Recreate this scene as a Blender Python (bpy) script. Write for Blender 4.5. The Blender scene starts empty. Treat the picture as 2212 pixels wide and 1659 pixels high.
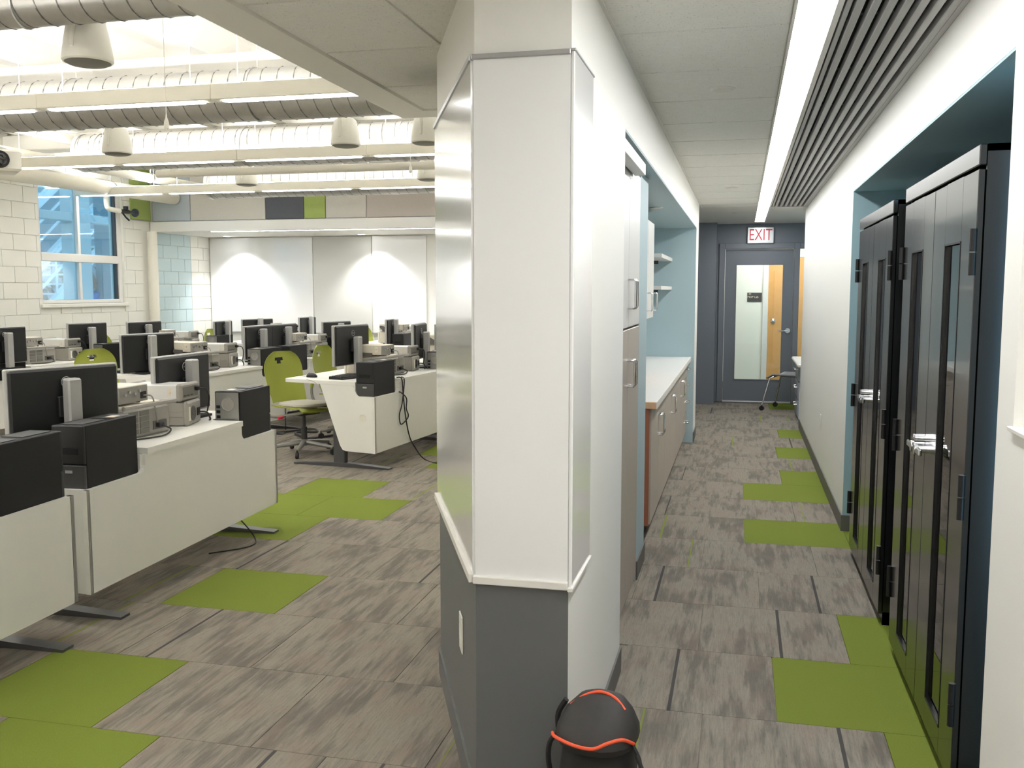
import bpy, math, random
from math import sin, cos, tan, pi, radians, sqrt
from mathutils import Vector, Matrix
random.seed(7)
sc = bpy.context.scene
C = sc.collection

# ---------------------------------------------------------------- camera
cd = bpy.data.cameras.new('camera'); cam = bpy.data.objects.new('camera', cd); C.objects.link(cam)
cam.location = (0, 0, 1.515)
cam.rotation_euler = (radians(90 - 5.684), 0, radians(13.557))
cd.sensor_width = 36; cd.sensor_fit = 'HORIZONTAL'; cd.lens = 2046.8 / 2212 * 36
cd.clip_start = 0.05; cd.clip_end = 200
sc.camera = cam

# ---------------------------------------------------------------- daylight outside the window, exposure
wd = bpy.data.worlds.new('daylight'); sc.world = wd; wd.use_nodes = True
wb = wd.node_tree.nodes['Background']
wb.inputs[0].default_value = (0.40, 0.75, 1.0, 1); wb.inputs[1].default_value = 1.1
vs = sc.view_settings
vs.view_transform = 'Standard'; vs.look = 'None'; vs.exposure = 1.65; vs.gamma = 1; vs.use_curve_mapping = False
sc.cycles.use_denoising = True
sc.cycles.max_bounces = 10; sc.cycles.diffuse_bounces = 6; sc.cycles.glossy_bounces = 4
sc.cycles.transmission_bounces = 6; sc.cycles.transparent_max_bounces = 8
sc.cycles.caustics_reflective = False; sc.cycles.caustics_refractive = False
sc.cycles.sample_clamp_indirect = 8

ROOM_LENS = 9.0      # pendant lamps, lower lens
ROOM_UP = 26.0       # pendant lamps, upper lens
HALL_LENS = 9.0      # corridor strip
LAMP_COL = (1.0, 0.99, 0.975)

def spot(name, loc, energy, size=80, blend=0.6, rot=(0, 0, 0), r=0.05):
    l = bpy.data.lights.new(name, 'SPOT'); l.energy = energy; l.spot_size = radians(size); l.spot_blend = blend
    l.shadow_soft_size = r; l.color = LAMP_COL
    o = bpy.data.objects.new(name, l); o.location = loc; o.rotation_euler = rot; C.objects.link(o); return o

# ---------------------------------------------------------------- materials
def S(r, g, b):
    f = lambda c: (c / 255 / 12.92) if c <= 10 else ((c / 255 + 0.055) / 1.055) ** 2.4
    return (f(r), f(g), f(b), 1)

class NT:
    def __init__(s, name):
        s.m = bpy.data.materials.new(name); s.m.use_nodes = True
        s.t = s.m.node_tree; s.b = s.t.nodes['Principled BSDF']
    def n(s, typ, **kw):
        x = s.t.nodes.new(typ)
        for k, v in kw.items():
            if k.startswith('i_'):
                key = k[2:]; key = int(key) if key.isdigit() else key
                s.set(x.inputs[key], v)
            else: setattr(x, k, v)
        return x
    def set(s, sock, v):
        if isinstance(v, bpy.types.NodeSocket): s.t.links.new(v, sock)
        else: sock.default_value = v
    def math(s, op, a, b=0.0, c=None):
        x = s.t.nodes.new('ShaderNodeMath'); x.operation = op
        s.set(x.inputs[0], a); s.set(x.inputs[1], b)
        if c is not None: s.set(x.inputs[2], c)
        return x.outputs[0]
    def mix(s, f, a, b):
        x = s.t.nodes.new('ShaderNodeMix'); x.data_type = 'RGBA'
        s.set(x.inputs[0], f); s.set(x.inputs[6], a); s.set(x.inputs[7], b); return x.outputs[2]
    def noise(s, vec, scale, detail=2.0, rough=0.5):
        x = s.n('ShaderNodeTexNoise'); x.inputs['Scale'].default_value = scale
        x.inputs['Detail'].default_value = detail; x.inputs['Roughness'].default_value = rough
        if vec is not None: s.set(x.inputs['Vector'], vec)
        return x.outputs[0]
    def ramp(s, f, a, b):
        x = s.n('ShaderNodeMapRange'); s.set(x.inputs[0], f)
        x.inputs[1].default_value = a; x.inputs[2].default_value = b; x.clamp = True
        x.interpolation_type = 'SMOOTHSTEP'
        return x.outputs[0]
    def pos(s): return s.n('ShaderNodeNewGeometry').outputs['Position']
    def vmul(s, v, k):
        x = s.n('ShaderNodeVectorMath', operation='MULTIPLY'); s.set(x.inputs[0], v); x.inputs[1].default_value = k
        return x.outputs[0]
    def vadd(s, v, k):
        x = s.n('ShaderNodeVectorMath', operation='ADD'); s.set(x.inputs[0], v); s.set(x.inputs[1], k)
        return x.outputs[0]
    def bump(s, h, strength=0.3, dist=0.002):
        x = s.n('ShaderNodeBump'); x.inputs['Strength'].default_value = strength; x.inputs['Distance'].default_value = dist
        s.set(x.inputs['Height'], h); s.set(s.b.inputs['Normal'], x.outputs[0])

def mat(name, col, rough=0.5, metal=0.0, spec=0.5, coat=0.0, var=0.04, scale=40, bump=0.0):
    n = NT(name); b = n.b
    b.inputs['Roughness'].default_value = rough; b.inputs['Metallic'].default_value = metal
    b.inputs['Specular IOR Level'].default_value = spec; b.inputs['Coat Weight'].default_value = coat
    b.inputs['Coat Roughness'].default_value = 0.08
    f = n.noise(n.n('ShaderNodeTexCoord').outputs['Object'], scale, 3)
    d = tuple(min(1, c * (1 - var)) for c in col[:3]) + (1,); l = tuple(min(1, c * (1 + var)) for c in col[:3]) + (1,)
    n.set(b.inputs['Base Color'], n.mix(f, d, l))
    if bump: n.bump(f, bump, 0.003)
    return n.m

def emit(name, col, strength):
    n = NT(name); n.t.nodes.remove(n.b)
    e = n.n('ShaderNodeEmission'); e.inputs[0].default_value = tuple(col[:3]) + (1,); e.inputs[1].default_value = strength
    n.t.links.new(e.outputs[0], n.t.nodes['Material Output'].inputs[0]); return n.m

M = {}
M['wall'] = mat('painted_wall_white', S(234, 233, 228), 0.55, scale=120, var=0.015, bump=0.05)
M['block'] = mat('painted_block_white', S(228, 227, 219), 0.6, scale=60, var=0.03, bump=0.12)
M['blockblue'] = mat('painted_block_blue', S(186, 205, 208), 0.6, scale=60, var=0.03, bump=0.12)
M['blue'] = mat('painted_wall_light_blue', S(168, 190, 197), 0.55, scale=90, var=0.015)
M['teal'] = mat('painted_wall_teal_blue', S(150, 180, 188), 0.55, scale=90, var=0.015)
M['grey'] = mat('painted_wall_grey', S(98, 100, 100), 0.5, scale=90, var=0.015)
M['doorgrey'] = mat('painted_door_grey', S(108, 113, 120), 0.45, scale=90, var=0.015)
M['base'] = mat('rubber_base_grey', S(98, 96, 92), 0.5, var=0.03)
M['trim'] = mat('trim_white', S(222, 220, 214), 0.4, var=0.01)
M['fascia'] = mat('fascia_paint', S(224, 222, 213), 0.5, var=0.01)
M['hiceil'] = mat('ceiling_paint_white', S(240, 238, 232), 0.6, var=0.02)
M['gyp'] = mat('ceiling_gypsum', S(214, 212, 204), 0.6, var=0.01)
M['board'] = mat('glossy_markerboard', S(236, 236, 236), 0.16, spec=0.7, coat=0.6, scale=300, var=0.01, bump=0.02)
M['screen'] = mat('matte_projection_board', S(205, 205, 200), 0.45, var=0.01)
M['rail'] = mat('aluminium_rail', S(185, 186, 188), 0.35, metal=0.6, var=0.02)
M['lam'] = mat('cabinet_laminate_taupe', S(176, 166, 156), 0.4, var=0.03, scale=90)
M['lamw'] = mat('cabinet_laminate_light', S(212, 212, 210), 0.35, var=0.02)
M['counter'] = mat('countertop_white', S(232, 230, 226), 0.35, var=0.01)
M['rawwood'] = mat('raw_board_edge', S(222, 178, 138), 0.6, var=0.12, scale=120)
M['brown'] = mat('brown_side_panel', S(160, 100, 72), 0.5, var=0.08)
M['cardboard'] = mat('cardboard', S(212, 160, 118), 0.7, var=0.05)
M['paper'] = mat('paper_label', S(240, 225, 205), 0.7, var=0.02)
M['chrome'] = mat('chrome', S(225, 225, 226), 0.14, metal=1.0, var=0.01)
M['steel'] = mat('brushed_steel', S(190, 190, 188), 0.3, metal=0.9, var=0.04, scale=150)
M['blackmetal'] = mat('black_cabinet_metal', S(15, 17, 18), 0.26, spec=0.8, coat=0.4, var=0.02, scale=200)
M['hinge'] = mat('black_hinge', S(16, 16, 17), 0.4, var=0.02)
M['desk'] = mat('desk_laminate_white', S(230, 229, 223), 0.4, var=0.01, scale=150)
M['black'] = mat('black_plastic', S(17, 17, 18), 0.5, var=0.06, scale=120)
M['pcblack'] = mat('black_pc_case', S(12, 12, 13), 0.5, spec=0.3, var=0.05, scale=200)
M['darkgrey'] = mat('dark_grey_plastic', S(64, 64, 64), 0.5, var=0.04)
M['grid'] = mat('screen_back_black', S(19, 20, 21), 0.45, var=0.06, scale=140)
M['silver'] = mat('silver_plastic', S(172, 172, 170), 0.4, metal=0.25, var=0.03)
M['beige'] = mat('instrument_beige', S(214, 206, 188), 0.5, var=0.03)
M['inst'] = mat('instrument_grey', S(150, 147, 140), 0.5, var=0.04)
M['instd'] = mat('instrument_dark', S(92, 90, 86), 0.55, var=0.06)
M['vent'] = mat('vent_shadow_grey', S(112, 110, 104), 0.6, var=0.1, scale=200)
M['green'] = mat('chair_green_plastic', S(150, 158, 62), 0.45, var=0.03)
M['cush'] = mat('chair_grey_fabric', S(178, 174, 160), 0.85, var=0.06, scale=400)
M['frame'] = mat('chair_grey_frame', S(140, 138, 132), 0.4, metal=0.3, var=0.03)
M['foot'] = mat('desk_foot_graphite', S(92, 92, 94), 0.35, metal=0.5, var=0.03)
M['seatgrey'] = mat('grey_plastic_seat', S(150, 152, 156), 0.4, var=0.03)
M['duct'] = mat('galvanised_duct', S(178, 177, 172), 0.38, metal=0.75, var=0.12, scale=25)
M['seam'] = mat('duct_seam', S(120, 119, 114), 0.4, metal=0.7, var=0.05)
M['pipe'] = mat('pipe_white_paint', S(226, 222, 208), 0.5, var=0.02)
M['spk'] = mat('speaker_white', S(232, 230, 220), 0.45, var=0.02)
M['spkg'] = mat('speaker_grille', S(120, 119, 112), 0.6, var=0.1, scale=400)
M['lampw'] = mat('lamp_housing_white', S(226, 222, 208), 0.4, var=0.01)
M['slat'] = mat('grille_slat_grey', S(176, 176, 174), 0.45, metal=0.2, var=0.03)
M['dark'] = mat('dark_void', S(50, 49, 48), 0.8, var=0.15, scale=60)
M['wood'] = mat('wood_door_birch', S(214, 158, 92), 0.5, var=0.08, scale=14)
M['cream'] = mat('painted_wall_cream', S(236, 235, 222), 0.6, var=0.01)
M['plaque'] = mat('plaque_black', S(44, 43, 40), 0.5, var=0.05)
M['red'] = mat('exit_red', S(225, 40, 66), 0.4, var=0.02)
M['bag'] = mat('bag_black_nylon', S(44, 42, 40), 0.65, var=0.18, scale=60, bump=0.25)
M['bagd'] = mat('bag_black_mesh', S(24, 24, 23), 0.75, var=0.2, scale=200)
M['orange'] = mat('orange_piping', S(226, 84, 46), 0.6, var=0.05)
M['mint'] = mat('panel_green_felt', S(150, 166, 92), 0.9, var=0.12, scale=160, bump=0.2)
M['felt1'] = mat('panel_light_grey_felt', S(192, 188, 180), 0.9, var=0.12, scale=160, bump=0.2)
M['felt2'] = mat('panel_blue_grey_felt', S(176, 184, 190), 0.9, var=0.1, scale=160, bump=0.2)
M['felt3'] = mat('panel_charcoal_felt', S(84, 86, 92), 0.9, var=0.12, scale=160, bump=0.2)
M['felt4'] = mat('panel_taupe_felt', S(178, 170, 162), 0.9, var=0.1, scale=160, bump=0.2)
M['ext'] = mat('exterior_concrete', S(206, 208, 206), 0.8, var=0.08, scale=8)
M['extd'] = mat('exterior_wall', S(150, 160, 165), 0.8, var=0.15, scale=4)
M['extw'] = mat('exterior_white_steel', S(245, 246, 246), 0.5, var=0.01)
M['extb'] = mat('exterior_masonry', S(176, 190, 196), 0.8, var=0.1, scale=10)
M['leaf'] = mat('foliage_dark', S(86, 96, 74), 0.8, var=0.4, scale=12)
M['skin'] = mat('skin', S(150, 112, 92), 0.6, var=0.05)
M['shirt'] = mat('grey_tank_top', S(120, 124, 132), 0.8, var=0.05)
M['shorts'] = mat('blue_shorts', S(60, 140, 220), 0.8, var=0.05)
M['hair'] = mat('brown_hair', S(60, 48, 40), 0.8, var=0.2)
M['rubber'] = mat('caster_black', S(32, 31, 30), 0.6, var=0.1)
M['lens_room'] = emit('lamp_lens_room', LAMP_COL, ROOM_LENS)
M['lens_up'] = emit('lamp_uplens_room', LAMP_COL, ROOM_UP)
M['lens_hall'] = emit('lamp_lens_hall', (1.0, 1.0, 0.99), HALL_LENS)
M['lens_spot'] = emit('downlight_lens', LAMP_COL, 12)
M['lens_exit'] = emit('exit_letter_lit', S(255, 70, 90), 1.0)
M['bluelens'] = mat('projector_glass', S(8, 10, 16), 0.05, spec=0.9, coat=1.0, var=0.02)

def ceil_tile_mat():
    n = NT('ceiling_tile_speckled'); p = n.pos()
    f = n.ramp(n.noise(p, 130, 2), 0.62, 0.72); g = n.noise(p, 30, 2)
    c = n.mix(g, S(218, 217, 211), S(228, 227, 221)); c = n.mix(n.math('MULTIPLY', f, 0.55), c, S(120, 118, 108))
    n.set(n.b.inputs['Base Color'], c); n.b.inputs['Roughness'].default_value = 0.85
    n.bump(f, 0.3, 0.002); return n.m
M['ctile'] = ceil_tile_mat()

def glass_mat(name, tint, refl=0.9):
    n = NT(name); n.t.nodes.remove(n.b)
    tr = n.n('ShaderNodeBsdfTransparent'); tr.inputs[0].default_value = tint
    gl = n.n('ShaderNodeBsdfGlossy'); gl.inputs['Roughness'].default_value = 0.02
    fr = n.n('ShaderNodeFresnel'); fr.inputs[0].default_value = 1.5
    mx = n.n('ShaderNodeMixShader'); n.set(mx.inputs[0], n.math('MULTIPLY', fr.outputs[0], refl))
    n.t.links.new(tr.outputs[0], mx.inputs[1]); n.t.links.new(gl.outputs[0], mx.inputs[2])
    n.t.links.new(mx.outputs[0], n.t.nodes['Material Output'].inputs[0]); return n.m
M['glass'] = glass_mat('clear_glass', (0.93, 0.96, 0.95, 1))
M['winglass'] = glass_mat('window_glass', (0.86, 0.95, 1.0, 1), 0.7)
M['cabglass'] = glass_mat('cabinet_glass', (0.42, 0.46, 0.46, 1), 1.3)

def carpet(name, green=False):
    n = NT(name); p = n.pos(); b = n.b
    b.inputs['Roughness'].default_value = 0.95; b.inputs['Specular IOR Level'].default_value = 0.1
    rnd = n.n('ShaderNodeObjectInfo').outputs['Random']
    off = n.n('ShaderNodeCombineXYZ'); n.set(off.inputs[0], n.math('MULTIPLY', rnd, 83.0)); n.set(off.inputs[1], n.math('MULTIPLY', rnd, 57.0))
    q = n.vadd(p, off.outputs[0])
    if green:
        f = n.noise(n.vmul(q, (60, 60, 1)), 3, 3); g = n.noise(q, 2.2, 2)
        c = n.mix(f, S(110, 124, 48), S(128, 141, 64)); c = n.mix(n.math('MULTIPLY', g, 0.35), c, S(104, 114, 46))
        n.set(b.inputs['Base Color'], c); n.bump(f, 0.4, 0.004); return n.m
    rib = n.noise(n.vmul(q, (150, 9, 1)), 1, 3, 0.7)
    wide = n.noise(n.vmul(q, (26, 2.6, 1)), 1, 3, 0.7)
    blob = n.noise(n.vmul(q, (4.2, 2.0, 1)), 1, 2, 0.6)
    dk = n.ramp(n.math('ADD', n.math('MULTIPLY', wide, 0.6), n.math('MULTIPLY', blob, 0.5)), 0.50, 0.66)
    c = n.mix(rib, S(116, 110, 100), S(160, 153, 141))
    c = n.mix(n.math('MULTIPLY', dk, 0.60), c, S(88, 84, 80))
    warm = n.ramp(n.noise(n.vmul(q, (9, 5, 1)), 1, 2), 0.45, 0.7)
    c = n.mix(n.math('MULTIPLY', warm, 0.35), c, S(140, 124, 112))
    fleck = n.ramp(n.noise(n.vmul(q, (220, 40, 1)), 1, 2, 0.8), 0.60, 0.72)
    c = n.mix(n.math('MULTIPLY', fleck, 0.5), c, S(66, 64, 62))
    # one inlaid yarn line per tile, dark or green
    sx = n.n('ShaderNodeSeparateXYZ'); n.set(sx.inputs[0], n.n('ShaderNodeTexCoord').outputs['Object'])
    fr = lambda k: n.math('FRACT', n.math('MULTIPLY', rnd, k))
    x0 = n.math('MULTIPLY_ADD', fr(91.3), 0.7, 0.15)
    d = n.math('ABSOLUTE', n.math('SUBTRACT', sx.outputs[0], x0))
    on = n.math('MULTIPLY', n.math('LESS_THAN', d, 0.011), n.math('LESS_THAN', fr(37.7), 0.5))
    col = n.mix(n.math('LESS_THAN', fr(13.1), 0.45), S(62, 62, 64), S(128, 142, 62))
    c = n.mix(n.math('MULTIPLY', on, 0.85), c, col)
    n.set(b.inputs['Base Color'], c); n.bump(rib, 0.35, 0.003); return n.m
M['carpet'] = carpet('carpet_grey_striped'); M['carpetg'] = carpet('carpet_green', True)

# ---------------------------------------------------------------- mesh building
class MB:
    def __init__(s): s.v = []; s.f = []
    def add(s, vs, fs):
        k = len(s.v); s.v += [tuple(p) for p in vs]; s.f += [tuple(i + k for i in f) for f in fs]; return s
    def box(s, a, b, c=0.0):
        x0, y0, z0 = [min(a[i], b[i]) for i in range(3)]; x1, y1, z1 = [max(a[i], b[i]) for i in range(3)]
        if c <= 0:
            return s.add([(x0, y0, z0), (x1, y0, z0), (x1, y1, z0), (x0, y1, z0), (x0, y0, z1), (x1, y0, z1), (x1, y1, z1), (x0, y1, z1)],
                         [(0, 3, 2, 1), (4, 5, 6, 7), (0, 1, 5, 4), (1, 2, 6, 5), (2, 3, 7, 6), (3, 0, 4, 7)])
        c = min(c, (x1 - x0) / 2.01, (y1 - y0) / 2.01, (z1 - z0) / 2.01)
        vs = []; idx = {}
        for i in (0, 1):
            for j in (0, 1):
                for k in (0, 1):
                    P = [(x0, x1)[i], (y0, y1)[j], (z0, z1)[k]]; sg = [(1, -1)[i], (1, -1)[j], (1, -1)[k]]
                    for ax in range(3):
                        q = [P[t] + (0 if t == ax else sg[t] * c) for t in range(3)]
                        idx[(i, j, k, ax)] = len(vs); vs.append(q)
        fs = []
        for ax in range(3):
            o = [t for t in range(3) if t != ax]
            for e in (0, 1):
                r = []
                for (p, q) in ((0, 0), (1, 0), (1, 1), (0, 1)):
                    t = [0, 0, 0]; t[ax] = e; t[o[0]] = p; t[o[1]] = q; r.append(idx[tuple(t) + (ax,)])
                fs.append(r)
            for p in (0, 1):
                for q in (0, 1):
                    r = []
                    for e, w in ((0, o[0]), (1, o[0]), (1, o[1]), (0, o[1])):
                        t = [0, 0, 0]; t[ax] = e; t[o[0]] = p; t[o[1]] = q; r.append(idx[tuple(t) + (w,)])
                    fs.append(r)
        for i in (0, 1):
            for j in (0, 1):
                for k in (0, 1): fs.append([idx[(i, j, k, a)] for a in range(3)])
        return s.add(vs, fs)
    def prism(s, pts, ax, lo, hi):
        n = len(pts)
        def P(p, h):
            q = list(p); q.insert(ax, h); return q
        return s.add([P(p, lo) for p in pts] + [P(p, hi) for p in pts],
                     [tuple(range(n))[::-1], tuple(range(n, 2 * n))] + [(i, (i + 1) % n, n + (i + 1) % n, n + i) for i in range(n)])
    def cyl(s, p0, p1, r0, r1=None, n=16):
        r1 = r0 if r1 is None else r1
        p0 = Vector(p0); p1 = Vector(p1); d = (p1 - p0).normalized()
        u = d.orthogonal().normalized(); w = d.cross(u)
        vs = [p0 + (u * cos(2 * pi * i / n) + w * sin(2 * pi * i / n)) * r0 for i in range(n)] + \
             [p1 + (u * cos(2 * pi * i / n) + w * sin(2 * pi * i / n)) * r1 for i in range(n)]
        return s.add(vs, [tuple(range(n))[::-1], tuple(range(n, 2 * n))] + [(i, (i + 1) % n, n + (i + 1) % n, n + i) for i in range(n)])
    def tube(s, pts, r, n=8, smooth=0, closed=False):
        pts = [Vector(p) for p in pts]
        if smooth:
            out = []; N = len(pts)
            for i in range(N if closed else N - 1):
                g = lambda j: pts[j % N] if closed else pts[max(0, min(N - 1, j))]
                a, b, c, d = g(i - 1), g(i), g(i + 1), g(i + 2)
                for k in range(smooth):
                    t = k / smooth
                    out.append(0.5 * ((2 * b) + (c - a) * t + (2 * a - 5 * b + 4 * c - d) * t * t + (3 * b - a - 3 * c + d) * t ** 3))
            if not closed: out.append(pts[-1])
            pts = out
        N = len(pts); k0 = len(s.v); u = None
        for i, p in enumerate(pts):
            if closed: d = pts[(i + 1) % N] - pts[i - 1]
            else: d = pts[min(N - 1, i + 1)] - pts[max(0, i - 1)]
            if d.length < 1e-9: d = Vector((0, 0, 1))
            d.normalize()
            if u is None: u = d.orthogonal().normalized()
            else:
                u = u - d * u.dot(d)
                u = d.orthogonal().normalized() if u.length < 1e-6 else u.normalized()
            w = d.cross(u)
            rr = r[i] if isinstance(r, (list, tuple)) else r
            s.v += [tuple(p + (u * cos(2 * pi * j / n) + w * sin(2 * pi * j / n)) * rr) for j in range(n)]
        for i in range(N if closed else N - 1):
            a = k0 + i * n; b = k0 + ((i + 1) % N) * n
            s.f += [(a + j, a + (j + 1) % n, b + (j + 1) % n, b + j) for j in range(n)]
        if not closed:
            s.f.append(tuple(k0 + j for j in range(n))[::-1]); s.f.append(tuple(k0 + (N - 1) * n + j for j in range(n)))
        return s
    def lathe(s, prof, o=(0, 0, 0), n=20):
        k0 = len(s.v)
        for r, z in prof:
            s.v += [(o[0] + r * cos(2 * pi * j / n), o[1] + r * sin(2 * pi * j / n), o[2] + z) for j in range(n)]
        for i in range(len(prof) - 1):
            a = k0 + i * n; b = a + n
            s.f += [(a + j, a + (j + 1) % n, b + (j + 1) % n, b + j) for j in range(n)]
        s.f.append(tuple(k0 + j for j in range(n))[::-1]); s.f.append(tuple(k0 + (len(prof) - 1) * n + j for j in range(n)))
        return s
    def shell(s, fn, nu, nv, th, skip=lambda i, j: False):
        """two-sided panel: fn(u,v)->(point, normal), cells where skip() holds are left open"""
        k0 = len(s.v); P = []
        for j in range(nv + 1):
            for i in range(nu + 1): P.append(fn(i / nu, j / nv))
        s.v += [tuple(p) for p, n in P] + [tuple(Vector(p) + Vector(n) * th) for p, n in P]
        N = len(P); id = lambda i, j: k0 + j * (nu + 1) + i
        on = lambda i, j: 0 <= i < nu and 0 <= j < nv and not skip(i, j)
        for j in range(nv):
            for i in range(nu):
                if not on(i, j): continue
                a, b, c, d = id(i, j), id(i + 1, j), id(i + 1, j + 1), id(i, j + 1)
                s.f.append((a, d, c, b)); s.f.append((a + N, b + N, c + N, d + N))
                for (e0, e1, ii, jj) in ((a, b, i, j - 1), (b, c, i + 1, j), (c, d, i, j + 1), (d, a, i - 1, j)):
                    if not on(ii, jj): s.f.append((e0, e1, e1 + N, e0 + N))
        return s
    def shear(s, fn): s.v = [tuple(fn(Vector(p))) for p in s.v]; return s
    def mesh(s, name, m, smooth=False):
        me = bpy.data.meshes.new(name); me.from_pydata(s.v, [], s.f); me.update()
        import bmesh
        bm = bmesh.new(); bm.from_mesh(me); bmesh.ops.recalc_face_normals(bm, faces=bm.faces); bm.to_mesh(me); bm.free()
        if m: me.materials.append(m)
        if smooth:
            me.polygons.foreach_set('use_smooth', [True] * len(me.polygons)); me.set_sharp_from_angle(angle=radians(38))
        return me
    def build(s, name, m, parent=None, smooth=False, loc=(0, 0, 0), rz=0.0):
        o = bpy.data.objects.new(name, s.mesh(name, m, smooth)); C.objects.link(o)
        o.location = loc; o.rotation_euler = (0, 0, rz)
        if parent: o.parent = parent
        return o

def tag(o, label=None, cat=None, group=None, kind=None):
    if label: o['label'] = label
    if cat: o['category'] = cat
    if group: o['group'] = group
    if kind: o['kind'] = kind
    return o
def thing(name, label, cat, loc=(0, 0, 0), rz=0.0, group=None):
    o = bpy.data.objects.new(name, None); C.objects.link(o); o.empty_display_size = 0.05
    o.location = loc; o.rotation_euler = (0, 0, rz); return tag(o, label, cat, group)
def struct(name, mb, m, parent=None, label=None):
    o = mb.build(name, m, parent)
    if not parent: o['kind'] = 'structure'
    if label: o['label'] = label
    return o
KIDS = {}
def kids(o): return [c for c in bpy.data.objects if c.parent is o]
def dup(root, loc, rz, label, group=None):
    def cp(o, par):
        c = o.copy(); C.objects.link(c); c.parent = par
        for ch in kids(o): cp(ch, c)
        return c
    c = cp(root, None); c.location = loc; c.rotation_euler = (0, 0, rz); c['label'] = label
    if group: c['group'] = group
    return c
def piece(name, me, parent, loc=(0, 0, 0), scale=(1, 1, 1), m=None, rot=(0, 0, 0)):
    o = bpy.data.objects.new(name, me); C.objects.link(o); o.parent = parent; o.location = loc; o.scale = scale; o.rotation_euler = rot
    if m: o.material_slots[0].link = 'OBJECT'; o.material_slots[0].material = m
    return o
def text(body, size, m, parent, loc, rot, name='lettering', depth=0.002, align='CENTER'):
    cu = bpy.data.curves.new(name, 'FONT'); cu.body = body; cu.size = size; cu.extrude = depth
    cu.align_x = align; cu.align_y = 'CENTER'
    t = bpy.data.objects.new('tmp', cu); C.objects.link(t)
    dg = bpy.context.evaluated_depsgraph_get(); me = bpy.data.meshes.new_from_object(t.evaluated_get(dg)); me.name = name
    bpy.data.objects.remove(t)
    me.materials.clear(); me.materials.append(m)
    o = bpy.data.objects.new(name, me); C.objects.link(o); o.parent = parent; o.location = loc; o.rotation_euler = rot; return o
B = lambda a, b, c=0.0: MB().box(a, b, c)
# ================================================================= FLOOR
floor = struct('floor', B((-8.9, -1.3, -0.12), (1.8, 15.1, -0.006)), M['carpet'])
tile_me = B((0, 0, -0.006), (1, 1, 0)).mesh('carpet_tile', M['carpet'])
Y0, PT = 3.336, 0.606
HALL = {-1: .51, 0: .156, 1: .466, 2: .12, 3: .43, 4: .05, 5: .38, 6: .045, 7: .343, 8: .045, 9: .35, 10: .06, 11: .41, 15: .38}
LAB = {-2: -1.89, -1: -2.165, 1: -2.10, 3: -2.645, 4: -2.889, 5: -2.67, 7: -2.60, 8: -2.87}
GREEN_HALL = {-1, 0, 1, 4, 6, 7, 9, 11, 15}
GREEN_LAB = {(-2, -2.50), (-1, -2.775), (1, -2.71), (3, -3.255), (4, -3.499), (4, -2.889), (5, -3.28), (7, -2.60), (8, -2.87)}
def lay(k, x0, lo, hi, green):
    a, b = max(x0, lo), min(x0 + .61, hi)
    if b - a < 0.03: return
    g = .0015
    piece('carpet_tile', tile_me, floor, (a + g, Y0 + PT * k + g, 0), (b - a - 2 * g, PT - 2 * g, 1), M['carpetg'] if green else None)
for k in range(-3, 16):
    yk = Y0 + PT * k
    hp = HALL.get(k, .11 if k % 2 == 0 else .415); hi = 1.19 if -1 <= k <= 4 else (1.59 if k >= 13 else .65)
    lo = -.75 if k < -1 else (-.44 if k < 1 else (-.56 if k < 11 else -1.1))
    for n in range(-3, 4): lay(k, hp + .61 * n, lo, hi, k in GREEN_HALL and n >= 0)
    lp = LAB.get(k, -1.89 if k % 2 == 0 else -2.165)
    xmin = -.95 * (yk + .6) - .1 if k < 3 else (-5.6 if k < 7 else -4.9)
    if k > 11: continue
    for n in range(-8, 5):
        x0 = lp + .61 * n
        if x0 + .61 < xmin: continue
        lay(k, x0, -9, -.75 if k < -1 else (-.72 if k < 1 else -1.1), any(kk == k and abs(gx - x0) < .05 for kk, gx in GREEN_LAB))

# ================================================================= WALLS, corridor side
col_poly = [(-.44, 2.48), (-.70, 2.48), (-1.125, 3.47), (-1.125, 3.65), (-.44, 3.65)]
struct('wall_column', MB().prism(col_poly, 2, 0, 2.6), M['wall'])
struct('wall_divider', B((-1.25, 4.0, 0), (-1.15, 14.5, 3.62)).box((-1.15, 3.65, 0), (-1.13, 4.0, 3.62)), M['wall'])
struct('wall_recess_back', B((-1.15, 3.65, 0), (-1.13, 9.98, 2.385)), M['blue'])
struct('wall_soffit_left', B((-1.13, 3.65, 2.12), (-.44, 9.98, 2.5)), M['wall'])
struct('ceiling_recess_left', B((-1.13, 3.65, 2.112), (-.441, 9.5, 2.12)), M['blue'])
struct('wall_stub', B((-1.13, 4.86, 0), (-.505, 5.26, 2.112)), M['blue'])
struct('wall_nook_end', B((-1.13, 9.5, 0), (-.44, 9.98, 2.12)), M['wall'])
struct('wall_nook_face', B((-1.13, 9.488, 0), (-.4405, 9.5, 2.112)), M['blue'])
struct('wall_end_left', B((-1.15, 12.75, 0), (-.33, 13.25, 2.5)), M['doorgrey'])
struct('wall_hall_left_far', B((-1.15, 9.98, 0), (-1.13, 12.75, 2.5)), M['doorgrey'])
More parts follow.
